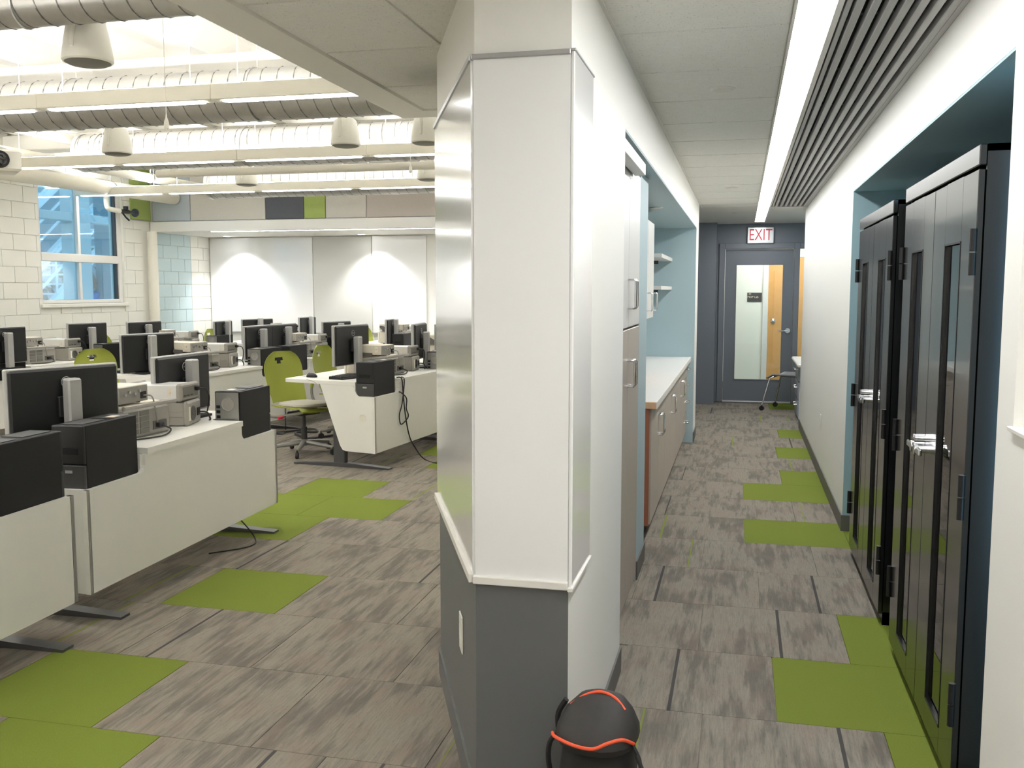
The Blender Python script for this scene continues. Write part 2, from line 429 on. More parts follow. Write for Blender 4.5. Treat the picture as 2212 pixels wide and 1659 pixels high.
# grey painted lower part of the column, front and angled face
d0 = Vector((-.70, 2.48)); d1 = Vector((-1.125, 3.47)); dd = (d1 - d0).normalized(); dn = Vector((-dd.y, dd.x))
if dn.x > 0: dn = -dn
def diag(t, off): return tuple(d0 + dd * t + dn * off)
LD = (d1 - d0).length
struct('wall_wainscot', MB().prism([(-.4402, 2.48), (-.4402, 2.478), tuple(d0 + Vector((-.001, -.002))), diag(0, .002), diag(LD, .002), diag(LD, 0), tuple(d0)], 2, 0, .705), M['grey'])
struct('baseboard_column', MB().prism([diag(-.002, .002), diag(LD, .002), diag(LD, .010), diag(-.002, .010)], 2, 0, .10).prism([(-.44, 2.478), (-.70, 2.478), (-.705, 2.47), (-.44, 2.47)], 2, 0, .10), M['grey'])
struct('baseboard_left', B((-.44, 2.47, 0), (-.432, 3.65, .10)), M['base'])
struct('baseboard_stub', B((-.505, 4.86, 0), (-.497, 5.262, .10)), M['base'])
struct('baseboard_nook', B((-.44, 9.5, 0), (-.432, 9.98, .10)), M['base'])
# right wall with the shallow niche next to the camera
struct('wall_right', B((.65, -1.2, 0), (.78, 2.655, 1.172)).box((.65, -1.2, 2.05), (.78, 2.655, 2.5)).box((.65, 2.505, 1.172), (.78, 2.655, 2.05)).box((.70, -1.2, 1.172), (.78, 2.505, 2.05)), M['wall'])
struct('trim_1', B((.638, -.6, 1.172), (.70, 2.515, 1.184), .002), M['trim'])
struct('wall_recess_right_back', B((1.2, 2.5, 0), (1.3, 6.4, 2.5)), M['teal'])
struct('wall_soffit_right', B((.65, 2.655, 2.118), (1.2, 6.2, 2.5)), M['wall'])
struct('ceiling_recess_right', B((.651, 2.655, 2.11), (1.2, 6.2, 2.118)), M['teal'])
struct('wall_recess_right_end', B((.6505, 6.19, 0), (1.2, 6.2, 2.11)), M['teal'])
struct('wall_right_far', B((.65, 6.2, 0), (1.2, 10.78, 2.5)), M['wall'])
struct('wall_alcove', B((1.6, 10.7, 0), (1.7, 13.2, 2.5)), M['wall'])
struct('baseboard_right', B((.642, 6.19, 0), (.65, 10.78, .10)).box((.642, 6.182, 0), (1.19, 6.19, .10)).box((.642, 10.78, 0), (1.2, 10.788, .10)), M['base'])
struct('baseboard_right_near', B((.642, -1.2, 0), (.65, 2.66, .10)), M['base'])
struct('wall_rear', B((-8.9, -1.3, 0), (.78, -1.2, 3.62)), M['wall'])
# end wall with door and sidelight
struct('wall_end', B((-.33, 13.1, 0), (-.30, 13.25, 2.5)).box((-.30, 13.1, 2.13), (1.7, 13.25, 2.5)).box((1.36, 13.1, 0), (1.7, 13.25, 2.13)), M['doorgrey'])
dr = tag(bpy.data.objects.new('door_1', None), kind='structure'); C.objects.link(dr); dr.location = (0, 13.1, 0)
MB().box((-.30, -.03, 0), (-.225, .12, 2.13), .004).build('door_frame', M['doorgrey'], dr)
MB().box((.665, -.03, 0), (.735, .12, 2.13), .004).build('door_frame', M['doorgrey'], dr)
MB().box((-.225, -.03, 2.055), (.665, .12, 2.13), .004).build('door_frame', M['doorgrey'], dr)
MB().box((-.22, .02, .02), (-.08, .065, 2.05)).box((.535, .02, .02), (.66, .065, 2.05)).box((-.08, .02, 1.85), (.535, .065, 2.05)).box((-.08, .02, .02), (.535, .065, .305)).build('door_slab', M['doorgrey'], dr)
MB().box((-.08, .04, .305), (.535, .046, 1.85)).build('glass_pane', M['glass'], dr)
MB().box((-.08, .012, .305), (.535, .02, .315)).box((-.08, .012, 1.84), (.535, .02, 1.85)).box((-.08, .012, .305), (-.07, .02, 1.85)).box((.525, .012, .305), (.535, .02, 1.85)).build('glass_stop', M['doorgrey'], dr)
lv = MB().cyl((.605, .02, .975), (.605, -.012, .975), .033, n=20).build('lever_handle', M['chrome'], dr, True)
MB().tube([(.605, -.012, .975), (.605, -.05, .975), (.585, -.055, .975), (.48, -.05, .968)], .010, 8).build('lever', M['chrome'], lv, True)
struct('trim_2', B((-.225, 13.06, 0), (.665, 13.2, .022), .004), M['rail'])  # threshold bar; its pale metal also stands in for glow under the door
sl = tag(bpy.data.objects.new('window_2', None), kind='structure'); C.objects.link(sl); sl.location = (0, 13.1, 0)
MB().box((1.30, -.03, 0), (1.36, .12, 2.13), .004).box((.735, -.03, 2.055), (1.30, .12, 2.13), .004).box((.735, -.03, 0), (1.30, .12, .10), .004).build('sidelight_frame', M['doorgrey'], sl)
MB().box((.735, .04, .10), (1.30, .046, 2.055)).build('glass_pane', M['glass'], sl)
# room beyond the door
struct('wall_beyond', B((-1.2, 15.0, 0), (2.6, 15.1, 2.5)).box((-1.2, 13.25, 0), (-1.1, 15, 2.5)).box((2.5, 13.25, 0), (2.6, 15, 2.5)), M['cream'])
struct('ceiling_beyond', B((-1.2, 13.2, 2.42), (2.6, 15.1, 2.5)), M['gyp'])
struct('floor_beyond', B((1.8, 13.0, -.12), (2.7, 15.1, -.002)), M['carpet'])
struct('baseboard_beyond', B((-1.1, 14.992, 0), (.30, 15.0, .10)), M['base'])
wdoor = tag(bpy.data.objects.new('door_2', None), kind='structure'); C.objects.link(wdoor); wdoor.location = (0, 15.0, 0)
MB().box((.315, -.03, 0), (.395, 0, 2.06), .004).box((.395, -.03, 2.0), (1.38, 0, 2.06), .004).box((1.30, -.03, 0), (1.38, 0, 2.0), .004).build('door_frame', M['trim'], wdoor)
MB().box((.395, -.02, .01), (.66, .0, 2.0)).box((.80, -.02, .01), (1.30, 0, 2.0)).box((.66, -.02, 1.82), (.80, 0, 2.0)).box((.66, -.02, .01), (.80, 0, 1.28)).build('door_slab', M['wood'], wdoor)
MB().box((.66, -.012, 1.28), (.80, -.006, 1.82)).build('glass_pane', M['bluelens'], wdoor)
MB().lathe([(.034, 0), (.036, .01), (.026, .016), (.012, .03), (0.001, .032)], n=16).shear(lambda p: Vector((p.x + .475, -.02 - p.z, p.y + 1.04))).build('deadbolt', M['chrome'], wdoor, True)
MB().box((.90, -.024, 1.66), (1.02, -.02, 1.72)).build('notice', M['felt2'], wdoor)
MB().box((.95, -.024, 1.52), (1.03, -.02, 1.56)).build('name_slip', M['plaque'], wdoor)

# ================================================================= CEILING, low part
ceil = struct('ceiling', B((-1.69, -1.3, 2.47), (1.8, 4.64, 2.6)).box((-1.15, 4.64, 2.47), (1.8, 13.2, 2.6)), M['dark'])
MB().box((-1.53, -1.3, 2.392), (-.44, 2.48, 2.40)).box((-1.53, 2.48, 2.392), (-1.0, 4.5, 2.40)).box((-.44, -1.3, 2.392), (.14, 10.45, 2.40)).build('ceiling_grid', M['trim'], ceil)
ct = B((0, 0, 0), (1, 1, .02)).mesh('ceiling_tile', M['ctile'])
g = .008
for k in range(-7, 14):
    y = 2.735 + .61 * k
    if y > 10.4: continue
    y1 = min(y + .61, 10.45)
    piece('ceiling_tile', ct, ceil, (-.44 + g, y + g, 2.385), (.58 - 2 * g, y1 - y - 2 * g, .35))
    if y1 <= 4.7 and y > -1.4:
        ye = min(y1, 4.47)
        piece('ceiling_tile', ct, ceil, (-1.06 + g, y + g, 2.385), (.62 - 2 * g if y < 2.2 else (.36 if y < 3 else .2), ye - y - 2 * g, .35))
        piece('ceiling_tile', ct, ceil, (-1.52 + g, y + g, 2.385), (.46 - 2 * g, ye - y - 2 * g, .35))
struct('ceiling_gypsum', B((-1.15, 10.45, 2.385), (.14, 13.1, 2.47)).box((.27, 10.5, 2.385), (1.7, 13.1, 2.47)).box((.14, 12.72, 2.385), (.27, 13.1, 2.47)).box((-1.15, 9.98, 2.385), (-.44, 10.45, 2.47)), M['gyp'])
struct('trim_3', B((-1.69, -1.3, 2.378), (-1.525, 4.64, 3.62)).box((-1.525, 4.475, 2.378), (-1.12, 4.64, 3.62)), M['fascia'])
struct('trim_4', B((-.452, -1.3, 2.382), (-.43, 2.48, 2.392)).box((-.44, 2.48, 2.381), (-.428, 10.45, 2.392)), M['trim'])
# recessed strip light of the corridor
hl = thing('strip_light', 'continuous white recessed strip light running along the corridor ceiling', 'light', (.205, 0, 2.385))
for k in range(9):
    y = -1.2 + 1.55 * k
    MB().box((-.058, y + .003, .0), (.058, min(y + 1.547, 12.72), .006)).build('lens', M['lens_hall'], hl)
MB().box((-.068, -1.25, -.004), (-.058, 12.73, .05)).box((.058, -1.25, -.004), (.078, 12.73, .05)).box((-.058, 12.72, -.004), (.058, 12.735, .05)).build('frame', M['trim'], hl)
MB().box((-.058, -1.25, .03), (.058, 12.72, .04)).build('housing', M['trim'], hl)
# slatted grille
gr = thing('slat_grille', 'long grey linear slat grille in the ceiling beside the strip light', 'grille', (.29, 0, 2.385))
sm = B((0, 0, 0), (.026, 11.7, .035), .003).mesh('slat', M['slat'])
for k in range(7): piece('slat', sm, gr, (.030 + .0475 * k, -1.2, -.001))
MB().box((0, -1.2, -.004), (.016, 10.5, .07)).box((.338, -1.2, -.004), (.358, 10.5, .07)).box((.016, 10.485, -.004), (.338, 10.5, .07)).build('frame', M['slat'], gr)
MB().box((.016, -1.2, .07), (.338, 10.485, .078)).build('backing', M['dark'], gr)  # dark plate stands in for the shaded cavity above the slats
cb = B((.016, 0, .036), (.338, .03, .05)).mesh('cross_bar', M['darkgrey'])
for k in range(14): piece('cross_bar', cb, gr, (0, -.6 + .8 * k, 0))

# ================================================================= COMPUTER LAB SHELL
struct('ceiling_lab', B((-8.95, -1.3, 3.6), (-1.1, 12.95, 3.72)), M['hiceil'])
cl = bpy.data.objects['ceiling_lab']
jm = B((0, -1.2, 3.36), (.13, 12.86, 3.6)).mesh('joist', M['hiceil'])
for k in range(9): piece('joist', jm, cl, (-8.5 + .85 * k, 0, 0))
bm_ = B((-8.72, 0, 3.18), (-1.16, .28, 3.36), .01).mesh('cross_beam', M['hiceil'])
for y in (1.2, 6.9, 9.9): piece('cross_beam', bm_, cl, (0, y, 0))
struct('ceiling_back', B((-8.72, 12.87, 2.385), (-1.15, 14.5, 2.52)), M['gyp'])
struct('wall_back', B((-8.9, 14.45, 0), (-1.1, 14.6, 2.6)), M['wall'])
struct('wall_back_upper', B((-8.9, 12.90, 2.52), (-1.1, 13.05, 3.65)), M['wall'])
struct('trim_5', B((-8.715, 12.80, 2.383), (-1.15, 12.87, 2.53), .004), M['trim'])
# left wall: backing with window hole, painted blocks in front
WY0, WY1, WZ0, WZ1 = 10.45, 12.15, 1.33, 3.05
lw = struct('wall_left', B((-8.95, -1.3, 0), (-8.735, WY0, 3.65)).box((-8.95, WY1, 0), (-8.735, 14.6, 3.65)).box((-8.95, WY0, 0), (-8.735, WY1, WZ0)).box((-8.95, WY0, WZ1), (-8.735, WY1, 3.65)), M['block'])
bk = B((-.03, 0, 0), (0, 1, 1), .004).mesh('concrete_block', M['block'])
def block(y0, y1, z0, z1, m=None):
    if y1 - y0 < .03 or z1 - z0 < .03: return
    piece('concrete_block', bk, lw, (-8.72, y0 + .003, z0 + .003), (1, y1 - y0 - .006, z1 - z0 - .006), m)
for r in range(0, 18):
    z0, z1 = .4 + r * .2, .6 + r * .2
    if z1 > 3.6: break
    k = 0; y = 9.2 - (.2 if r % 2 else 0)
    while y < 12.6:
        y1 = min(y + .4, 12.6)
        if z1 > WZ0 and z0 < WZ1 and y1 > WY0 and y < WY1:
            if y < WY0: block(y, WY0, z0, z1)
            if y1 > WY1: block(WY1, y1, z0, z1)
            if y >= WY0 and y1 <= WY1 and z0 < WZ0: block(y, y1, z0, WZ0)
            if y >= WY0 and y1 <= WY1 and z1 > WZ1: block(y, y1, WZ1, z1)
        else: block(y, y1, z0, z1)
        y += .4
    if z0 < 2.35:
        zt = min(z1, 2.385)
        for a, b, m in ((12.87, 13.12, M['blockblue']), (13.12, 13.52, M['blockblue']), (13.52, 13.88, M['blockblue']), (13.88, 14.25, None), (14.25, 14.45, None)) if r % 2 == 0 else \
                       ((12.87, 13.32, M['blockblue']), (13.32, 13.70, M['blockblue']), (13.70, 13.88, M['blockblue']), (13.88, 14.10, None), (14.10, 14.45, None)):
            block(a, b, z0, zt, m)
# window
wn = tag(bpy.data.objects.new('window_1', None), kind='structure'); C.objects.link(wn); wn.location = (-8.78, 0, 0)
fw = .06
MB().box((-.05, WY0, WZ0), (.03, WY0 + fw, WZ1), .005).build('frame', M['trim'], wn)
MB().box((-.05, WY1 - fw * 1.4, WZ0), (.03, WY1, WZ1), .005).build('frame', M['trim'], wn)
MB().box((-.05, WY0 + fw, WZ0), (.03, WY1 - fw * 1.4, WZ0 + .05), .005).build('frame', M['trim'], wn)
MB().box((-.05, WY0 + fw, WZ1 - .06), (.03, WY1 - fw * 1.4, WZ1), .005).build('frame', M['trim'], wn)
MB().box((-.05, WY0 + fw, 1.885), (.035, WY1 - fw * 1.4, 1.995), .006).build('transom_rail', M['trim'], wn)
MB().box((-.05, 11.235, WZ0 + .05), (.02, 11.285, 1.885), .004).build('mullion', M['trim'], wn)
MB().box((-.05, 11.235, 1.995), (.02, 11.285, WZ1 - .06), .004).build('mullion', M['trim'], wn)
MB().box((-.048, 11.285, WZ0 + .05), (-.01, 11.30, WZ1 - .06)).box((-.048, WY1 - fw * 1.4 - .022, WZ0 + .05), (.01, WY1 - fw * 1.4, WZ1 - .06)).build('gasket', M['darkgrey'], wn)
for a, b in ((WY0 + fw, 11.235), (11.285, WY1 - fw * 1.4)):
    for c, d in ((WZ0 + .05, 1.885), (1.995, WZ1 - .06)):
        MB().box((-.03, a, c), (-.025, b, d)).build('glass_pane', M['winglass'], wn)
MB().box((-.04, WY0 - .03, WZ0 - .05), (.10, WY1 + .03, WZ0), .008).build('window_sill', M['block'], wn)

# ================================================================= OUTSIDE THE WINDOW
struct('exterior_ground', B((-26, 2, .35), (-8.95, 40, .45)), M['ext'])
struct('exterior_wall', B((-20.5, 4, .4), (-20, 40, 9)), M['extd'])
ef = tag(bpy.data.objects.new('exterior_frame', None), kind='structure'); C.objects.link(ef)
MB().box((-11.2, 13.93, .45), (-10.9, 14.33, 6), .02).build('post', M['ext'], ef)
MB().box((-11.15, 11, 2.66), (-10.95, 13.93, 2.80), .01).build('crossrail', M['ext'], ef)
MB().box((-11.15, 14.33, 2.66), (-10.95, 15.6, 2.80), .01).build('crossrail', M['ext'], ef)
MB().box((-11.2, 15.52, .45), (-10.9, 15.95, 6), .02).build('post', M['ext'], ef)
mc = tag(bpy.data.objects.new('exterior_pier', None), kind='structure'); C.objects.link(mc)
MB().box((-12.58, 16.62, .45), (-11.9, 17.24, 7)).build('core', M['extd'], mc)
eb = B((-.02, 0, 0), (0, 1, 1), .006).mesh('concrete_block', M['extb'])
for r in range(24):
    z = .5 + r * .12
    for a, b in ((16.62, 16.95), (16.95, 17.24)) if r % 2 else ((16.62, 16.80), (16.80, 17.12), (17.12, 17.24)):
        piece('concrete_block', eb, mc, (-11.88, a + .006, z + .006), (1, b - a - .012, .108))
st = thing('outdoor_staircase', 'white steel outdoor staircase with slanted rails beyond the window', 'staircase', (-14.5, 0, .45))
for k, z in enumerate((-.35, 2.0)):
    p = lambda y, dz=0: (0, y, (y - 16.2) * .75 + z + dz)
    for x in (0, -1.2):
        MB().tube([(x, 14, p(14)[2]), (x, 22, p(22)[2])], .11, 4).build('stringer', M['extw'], st)
        for dz in (.55, .95): MB().tube([(x, 14, p(14, dz)[2]), (x, 22, p(22, dz)[2])], .03, 6).build('rail', M['extw'], st)
    sme = B((-1.2, 0, 0), (0, .28, .04)).mesh('step', M['extw'])
    for i in range(27): piece('step', sme, st, (0, 14.1 + i * .29, (14.1 + i * .29 - 16.2) * .75 + z + .05))
    pm = MB().cyl((0, 0, 0), (0, 0, 1), .022, n=6).mesh('baluster', M['extw'])
    for i in range(7): piece('baluster', pm, st, (0, 14.4 + i * 1.15, (14.4 + i * 1.15 - 16.2) * .75 + z))
sh = MB(); rr = random.Random(3)
for i in range(420):
    c = Vector((rr.uniform(-18.5, -17), rr.uniform(17, 26), rr.uniform(.5, 2.7)))
    a, b_ = Vector([rr.uniform(-1, 1) for _ in range(3)]).normalized() * .22, Vector([rr.uniform(-1, 1) for _ in range(3)]).normalized() * .12
    sh.add([c - a, c + b_, c + a, c - b_], [(0, 1, 2, 3)])
tag(sh.build('shrub', M['leaf']), 'dark leafy shrub outside behind the white staircase', 'shrub')
# the walker outside
def person():
    pv = {'pel': (0, 0, .94), 'wst': (0, .0, 1.10), 'chest': (0, -.02, 1.34), 'neck': (0, -.02, 1.50), 'chin': (0, -.04, 1.57), 'head': (0, -.03, 1.68), 'top': (0, -.01, 1.77),
          'shL': (.18, -.01, 1.43), 'elL': (.25, .10, 1.18), 'haL': (.23, -.06, .98), 'fiL': (.22, -.10, .90),
          'shR': (-.18, -.01, 1.43), 'elR': (-.25, .04, 1.16), 'haR': (-.22, -.16, 1.02), 'fiR': (-.21, -.23, .98),
          'hiL': (.10, 0, .90), 'thL': (.105, -.11, .70), 'thR': (-.105, .06, .68), 'knL': (.11, -.20, .52), 'anL': (.10, -.16, .10), 'toL': (.10, -.32, .04),
          'hiR': (-.10, 0, .90), 'knR': (-.11, .10, .50), 'anR': (-.10, .34, .16), 'toR': (-.10, .26, .04)}
    rad = {'pel': .15, 'wst': .13, 'chest': .145, 'neck': .055, 'chin': .06, 'head': .095, 'top': .06, 'shL': .07, 'shR': .07, 'elL': .04, 'elR': .04, 'haL': .03, 'haR': .03,
           'fiL': .025, 'fiR': .025, 'hiL': .10, 'hiR': .10, 'thL': .08, 'thR': .08, 'knL': .06, 'knR': .06, 'anL': .04, 'anR': .04, 'toL': .035, 'toR': .035}
    ed = [('pel', 'wst'), ('wst', 'chest'), ('chest', 'neck'), ('neck', 'chin'), ('chin', 'head'), ('head', 'top'), ('chest', 'shL'), ('shL', 'elL'), ('elL', 'haL'), ('haL', 'fiL'),
          ('chest', 'shR'), ('shR', 'elR'), ('elR', 'haR'), ('haR', 'fiR'), ('pel', 'hiL'), ('hiL', 'thL'), ('thL', 'knL'), ('knL', 'anL'), ('anL', 'toL'), ('pel', 'hiR'), ('hiR', 'thR'), ('thR', 'knR'), ('knR', 'anR'), ('anR', 'toR')]
    def skin(keys, grow, name, m, par):
        ks = list(keys); ix = {k: i for i, k in enumerate(ks)}
        me = bpy.data.meshes.new(name); me.from_pydata([pv[k] for k in ks], [(ix[a], ix[b]) for a, b in ed if a in ix and b in ix], []); me.materials.append(m)
        o = bpy.data.objects.new(name, me); C.objects.link(o); o.modifiers.new('skin', 'SKIN')
        sv = me.skin_vertices[0].data
        for i, k in enumerate(ks): sv[i].radius = (rad[k] + grow, rad[k] * (.8 if k in ('chest', 'wst', 'pel') else 1) + grow); sv[i].use_root = (k == ks[0])
        o.modifiers.new('sub', 'SUBSURF').levels = 2; o.modifiers['sub'].render_levels = 2
        dg = bpy.context.evaluated_depsgraph_get(); me2 = bpy.data.meshes.new_from_object(o.evaluated_get(dg)); bpy.data.objects.remove(o)
        me2.polygons.foreach_set('use_smooth', [True] * len(me2.polygons))
        q = bpy.data.objects.new(name, me2); C.objects.link(q); q.parent = par; return q
    r = thing('person', 'person in a grey tank top and blue shorts walking outside', 'person', (-12.75, 16.55, .45), radians(-35))
    skin(pv.keys(), 0, 'body', M['skin'], r)
    skin(('wst', 'chest', 'pel'), .015, 'tank_top', M['shirt'], r)
    skin(('pel', 'hiL', 'hiR', 'thL', 'thR'), .02, 'shorts', M['shorts'], r)
    MB().lathe([(.03, 1.80), (.08, 1.785), (.108, 1.73), (.112, 1.67), (.10, 1.66)], (0, .0, 0), 14).build('hair', M['hair'], r, True)
person()
# ================================================================= CORRIDOR OBJECTS
# markerboard cladding wrapped round the column
wbd = thing('markerboard', 'glossy white markerboard cladding wrapped round the angled column', 'whiteboard', (0, 0, 0))
Z0, Z1 = .707, 2.128
MB().box((-.70, 2.468, Z0 + .02), (-.44, 2.479, Z1 - .012)).build('board_panel', M['board'], wbd)
MB().box((-.4395, 2.47, Z0 + .0), (-.429, 2.785, Z1), .003).build('board_panel', M['board'], wbd)
MB().prism([diag(-.002, .001), diag(LD, .001), diag(LD, .011), diag(-.002, .011)], 2, Z0 + .02, Z1 - .012).build('board_panel', M['board'], wbd)
def ring(z0, z1, off, name, m):
    MB().box((-.705, 2.4785 - off, z0), (-.4395, 2.4785, z1), .002).build(name, m, wbd)
    MB().prism([diag(-.004, .001), diag(LD + .004, .001), diag(LD + .004, off), diag(-.004, off)], 2, z0, z1).build(name, m, wbd)
ring(Z1 - .012, Z1 + .002, .016, 'top_rail', M['rail'])
ring(Z0 - .002, Z0 + .02, .022, 'marker_ledge', M['trim'])
MB().box((-.4395, 2.4565, Z0 - .006), (-.424, 2.79, Z0 + .006), .002).build('marker_ledge', M['trim'], wbd)
MB().box((-.4395, 2.4665, Z1 - .004), (-.4255, 2.79, Z1 + .004), .002).build('top_rail', M['rail'], wbd)
def plate(name, label, loc, rz, group=None):
    t = thing(name, label, 'outlet', loc, rz, group)
    MB().box((-.037, -.006, -.06), (.037, 0, .06), .003).build('cover_plate', M['trim'], t)
    for z in (-.025, .025): MB().cyl((0, -.0075, z), (0, -.005, z), .016, n=14).build('receptacle', M['lampw'], t)
    return t
pp = diag(.335, .002)
plate('outlet', 'white outlet plate low on the grey angled face of the column', (pp[0], pp[1], .437), math.atan2(dn.x, -dn.y))
plate('outlet', 'white outlet plate low on the bare white right wall before the black cabinets', (.65, 8.0, .45), -pi / 2)

# tall cabinet in the left recess
def pull(par, z0, z1, y, x=-.505, vertical=True, name='handle', L=None):
    m = MB()
    if vertical: pts = [(x, y, z1), (x + .03, y, z1), (x + .036, y, z1 - .008), (x + .036, y, z0 + .008), (x + .03, y, z0), (x, y, z0)]
    else: pts = [(x, y - L / 2, z0), (x + .03, y - L / 2, z0), (x + .036, y - L / 2 + .008, z0), (x + .036, y + L / 2 - .008, z0), (x + .03, y + L / 2, z0), (x, y + L / 2, z0)]
    return m.tube(pts, .0055, 8).build(name, M['chrome'], par, True)
tc = thing('tall_cabinet', 'tall built-in taupe cabinet with wire pulls in the left recess', 'cabinet', (0, 0, 0))
MB().box((-1.12, 3.70, .02), (-.526, 4.858, 2.075)).build('carcass', M['lam'], tc)
for (a, b) in ((3.91, 4.383), (4.389, 4.857)):
    for (c, d, m) in ((.03, 1.332, 'lam'), (1.342, 2.075, 'lamw')):
        dor = MB().box((-.524, a, c), (-.505, b, d), .002).build('door', M[m], tc)
        yy = 4.35 if b < 4.4 else 4.425
        if c < 1: pull(dor, 1.07, 1.19, yy)
        else: pull(dor, 1.43, 1.56, yy)
MB().box((-.524, 3.66, .02), (-.505, 3.905, 2.075)).build('filler_panel', M['lam'], tc)
MB().box((-.50, 3.655, 2.045), (-.448, 4.52, 2.098), .002).build('top_valance', M['lamw'], tc)

# upper cabinet and two shelves in the nook
uc = thing('wall_cabinet', 'light grey wall cabinet above the counter in the left nook', 'cabinet', (0, 0, 0))
MB().box((-1.13, 5.265, 1.30), (-.686, 7.45, 2.02), .002).build('carcass', M['lamw'], uc)
for a, b in ((5.27, 5.80), (5.81, 6.345), (6.355, 6.98), (7.0, 7.448)):
    o = MB().box((-.684, a, 1.303), (-.665, b, 2.018), .002).build('door', M['lamw'], uc)
    pull(o, 1.36, 1.49, b - .04 if a < 6.9 else a + .36, -.665)
for z, w in ((1.79, 'upper'), (1.515, 'lower')):
    s_ = thing('wall_shelf', f'{w} light grey wall shelf at the far end of the left nook', 'shelf', (0, 0, z), group='shelves in the left nook')
    MB().box((-1.13, 8.2, 0), (-.672, 9.486, .032), .002).build('board', M['lamw'], s_)
    MB().box((-.672, 8.2, 0), (-.668, 9.486, .032)).build('front_edge', M['trim'], s_)
    for y in (8.5, 9.2): MB().box((-1.12, y, -.03), (-.78, y + .02, 0), .002).build('bracket', M['darkgrey'], s_)
# base cabinets, each a unit
def base_unit(y0, y1, label, drawers=False):
    u = thing('base_cabinet', label, 'cabinet', (0, 0, 0), group='base cabinets under the white counter')
    MB().box((-1.12, y0 + .002, .10), (-.526, y1 - .002, .808)).build('carcass', M['lam'], u)
    MB().box((-1.10, y0 + .002, .0), (-.56, y1 - .002, .10)).build('toe_kick', M['dark'], u)
    if drawers:
        for a, b in ((.105, .33), (.336, .50), (.506, .66), (.666, .805)):
            d = MB().box((-.524, y0 + .004, a), (-.505, y1 - .004, b), .002).build('drawer', M['lam'], u)
            pull(d, (a + b) / 2 + .02, 0, (y0 + y1) / 2, -.505, False, L=.13)
    else:
        ym = (y0 + y1) / 2
        for a, b, yy in ((y0 + .004, ym - .002, ym - .035), (ym + .002, y1 - .004, ym + .035)):
            d = MB().box((-.524, a, .105), (-.505, b, .805), .002).build('door', M['lam'], u); pull(d, .58, .71, yy)
    return u
b1 = base_unit(5.64, 6.70, 'taupe two-door base cabinet nearest the raw wooden counter end')
MB().box((-1.12, 5.622, .10), (-.515, 5.64, .808)).build('side_panel', M['brown'], b1)
base_unit(6.70, 7.88, 'taupe two-door base cabinet in the middle of the counter run')
base_unit(7.88, 9.0, 'taupe two-door base cabinet next to the drawer stack')
base_unit(9.0, 9.486, 'narrow taupe drawer stack at the far end of the counter run', True)
ctp = thing('countertop', 'long white countertop with a raw wooden cut end in the left nook', 'countertop', (0, 0, .81))
MB().box((-1.13, 5.612, .0), (-.47, 9.486, .045), .003).build('slab', M['counter'], ctp)
MB().box((-1.128, 5.606, .003), (-.474, 5.6125, .041), .001).build('cut_end', M['rawwood'], ctp)
bx = thing('cardboard_box', 'tall tan cardboard box standing on the white countertop', 'box', (-.98, 7.05, .855))
MB().box((-.15, -.32, 0), (.17, .32, .33), .003).build('carton', M['cardboard'], bx)
MB().box((.1705, -.28, .04), (.1725, -.16, .13)).box((-.06, -.3225, .04), (.06, -.3205, .14)).build('label', M['paper'], bx)
MB().box((-.15, -.02, .3305), (.17, .02, .3315)).build('tape', M['rawwood'], bx)

# black storage cabinets in the right recess
def black_cab(y0, y1, ztop, label):
    t = thing('storage_cabinet', label, 'cabinet', (0, 0, 0), group='black metal storage cabinets in the right recess')
    xf, xb = .655, 1.12
    MB().box((xf, y0, 0), (xb, y0 + .012, ztop)).box((xf, y1 - .012, 0), (xb, y1, ztop)).box((xb - .012, y0, 0), (xb, y1, ztop)).box((xf, y0, ztop - .02), (xb, y1, ztop)).box((xf, y0, 0), (xb, y1, .06)).build('body', M['blackmetal'], t)
    MB().box((.634, y0, ztop - .058), (xf, y1, ztop), .003).build('header', M['blackmetal'], t)
    ym = (y0 + y1) / 2
    for z in (.45, .85, 1.25, 1.6): MB().box((.69, y0 + .014, z), (xb - .014, y1 - .014, z + .02)).build('inner_shelf', M['blackmetal'], t)
    for a, b, hy in ((y0 + .004, ym - .003, y0), (ym + .003, y1 - .004, y1)):
        za, zb = .05, ztop - .068; c = (a + b) / 2; w0, w1 = c - .115, c + .115; v0, v1 = .14, 1.66
        d = MB().box((.635, a, za), (.653, w0, zb), .002).box((.635, w1, za), (.653, b, zb), .002).box((.635, w0, za), (.653, w1, v0)).box((.635, w0, v1), (.653, w1, zb)).build('door', M['blackmetal'], t)
        MB().box((.645, w0, v0), (.648, w1, v1)).build('glass_pane', M['cabglass'], d)
        e = .006
        MB().box((.6335, w0, v0), (.636, w0 + e, v1)).box((.6335, w1 - e, v0), (.636, w1, v1)).box((.6335, w0, v0), (.636, w1, v0 + e)).box((.6335, w0, v1 - e), (.636, w1, v1)).build('gasket', M['hinge'], d)
        yk = ym - .035 if a < ym - .1 else ym + .035; sg = -1 if yk < ym else 1
        h = MB().cyl((.635, yk, .965), (.605, yk, .965), .014, n=14).cyl((.605, yk, .965), (.593, yk, .965), .019, n=14).build('handle', M['chrome'], d, True)
        MB().box((.594, yk - .012, .953), (.606, yk + sg * .085, .977), .004).build('lever', M['chrome'], h)
        MB().cyl((.598, yk - sg * .02, 1.0), (.635, yk - sg * .02, 1.0), .011, n=12).build('lock', M['chrome'], h, True)
        for z in (.30, .92, 1.62):
            MB().cyl((.628, hy, z - .065), (.628, hy, z - .002), .010, n=10).cyl((.628, hy, z + .002), (.628, hy, z + .065), .010, n=10).build('hinge', M['hinge'], d, True)
    return t
black_cab(2.91, 4.13, 1.918, 'black metal cabinet with two glass doors nearest the camera at right')
black_cab(4.45, 5.66, 1.905, 'farther black metal cabinet with two glass doors deeper in the right recess')

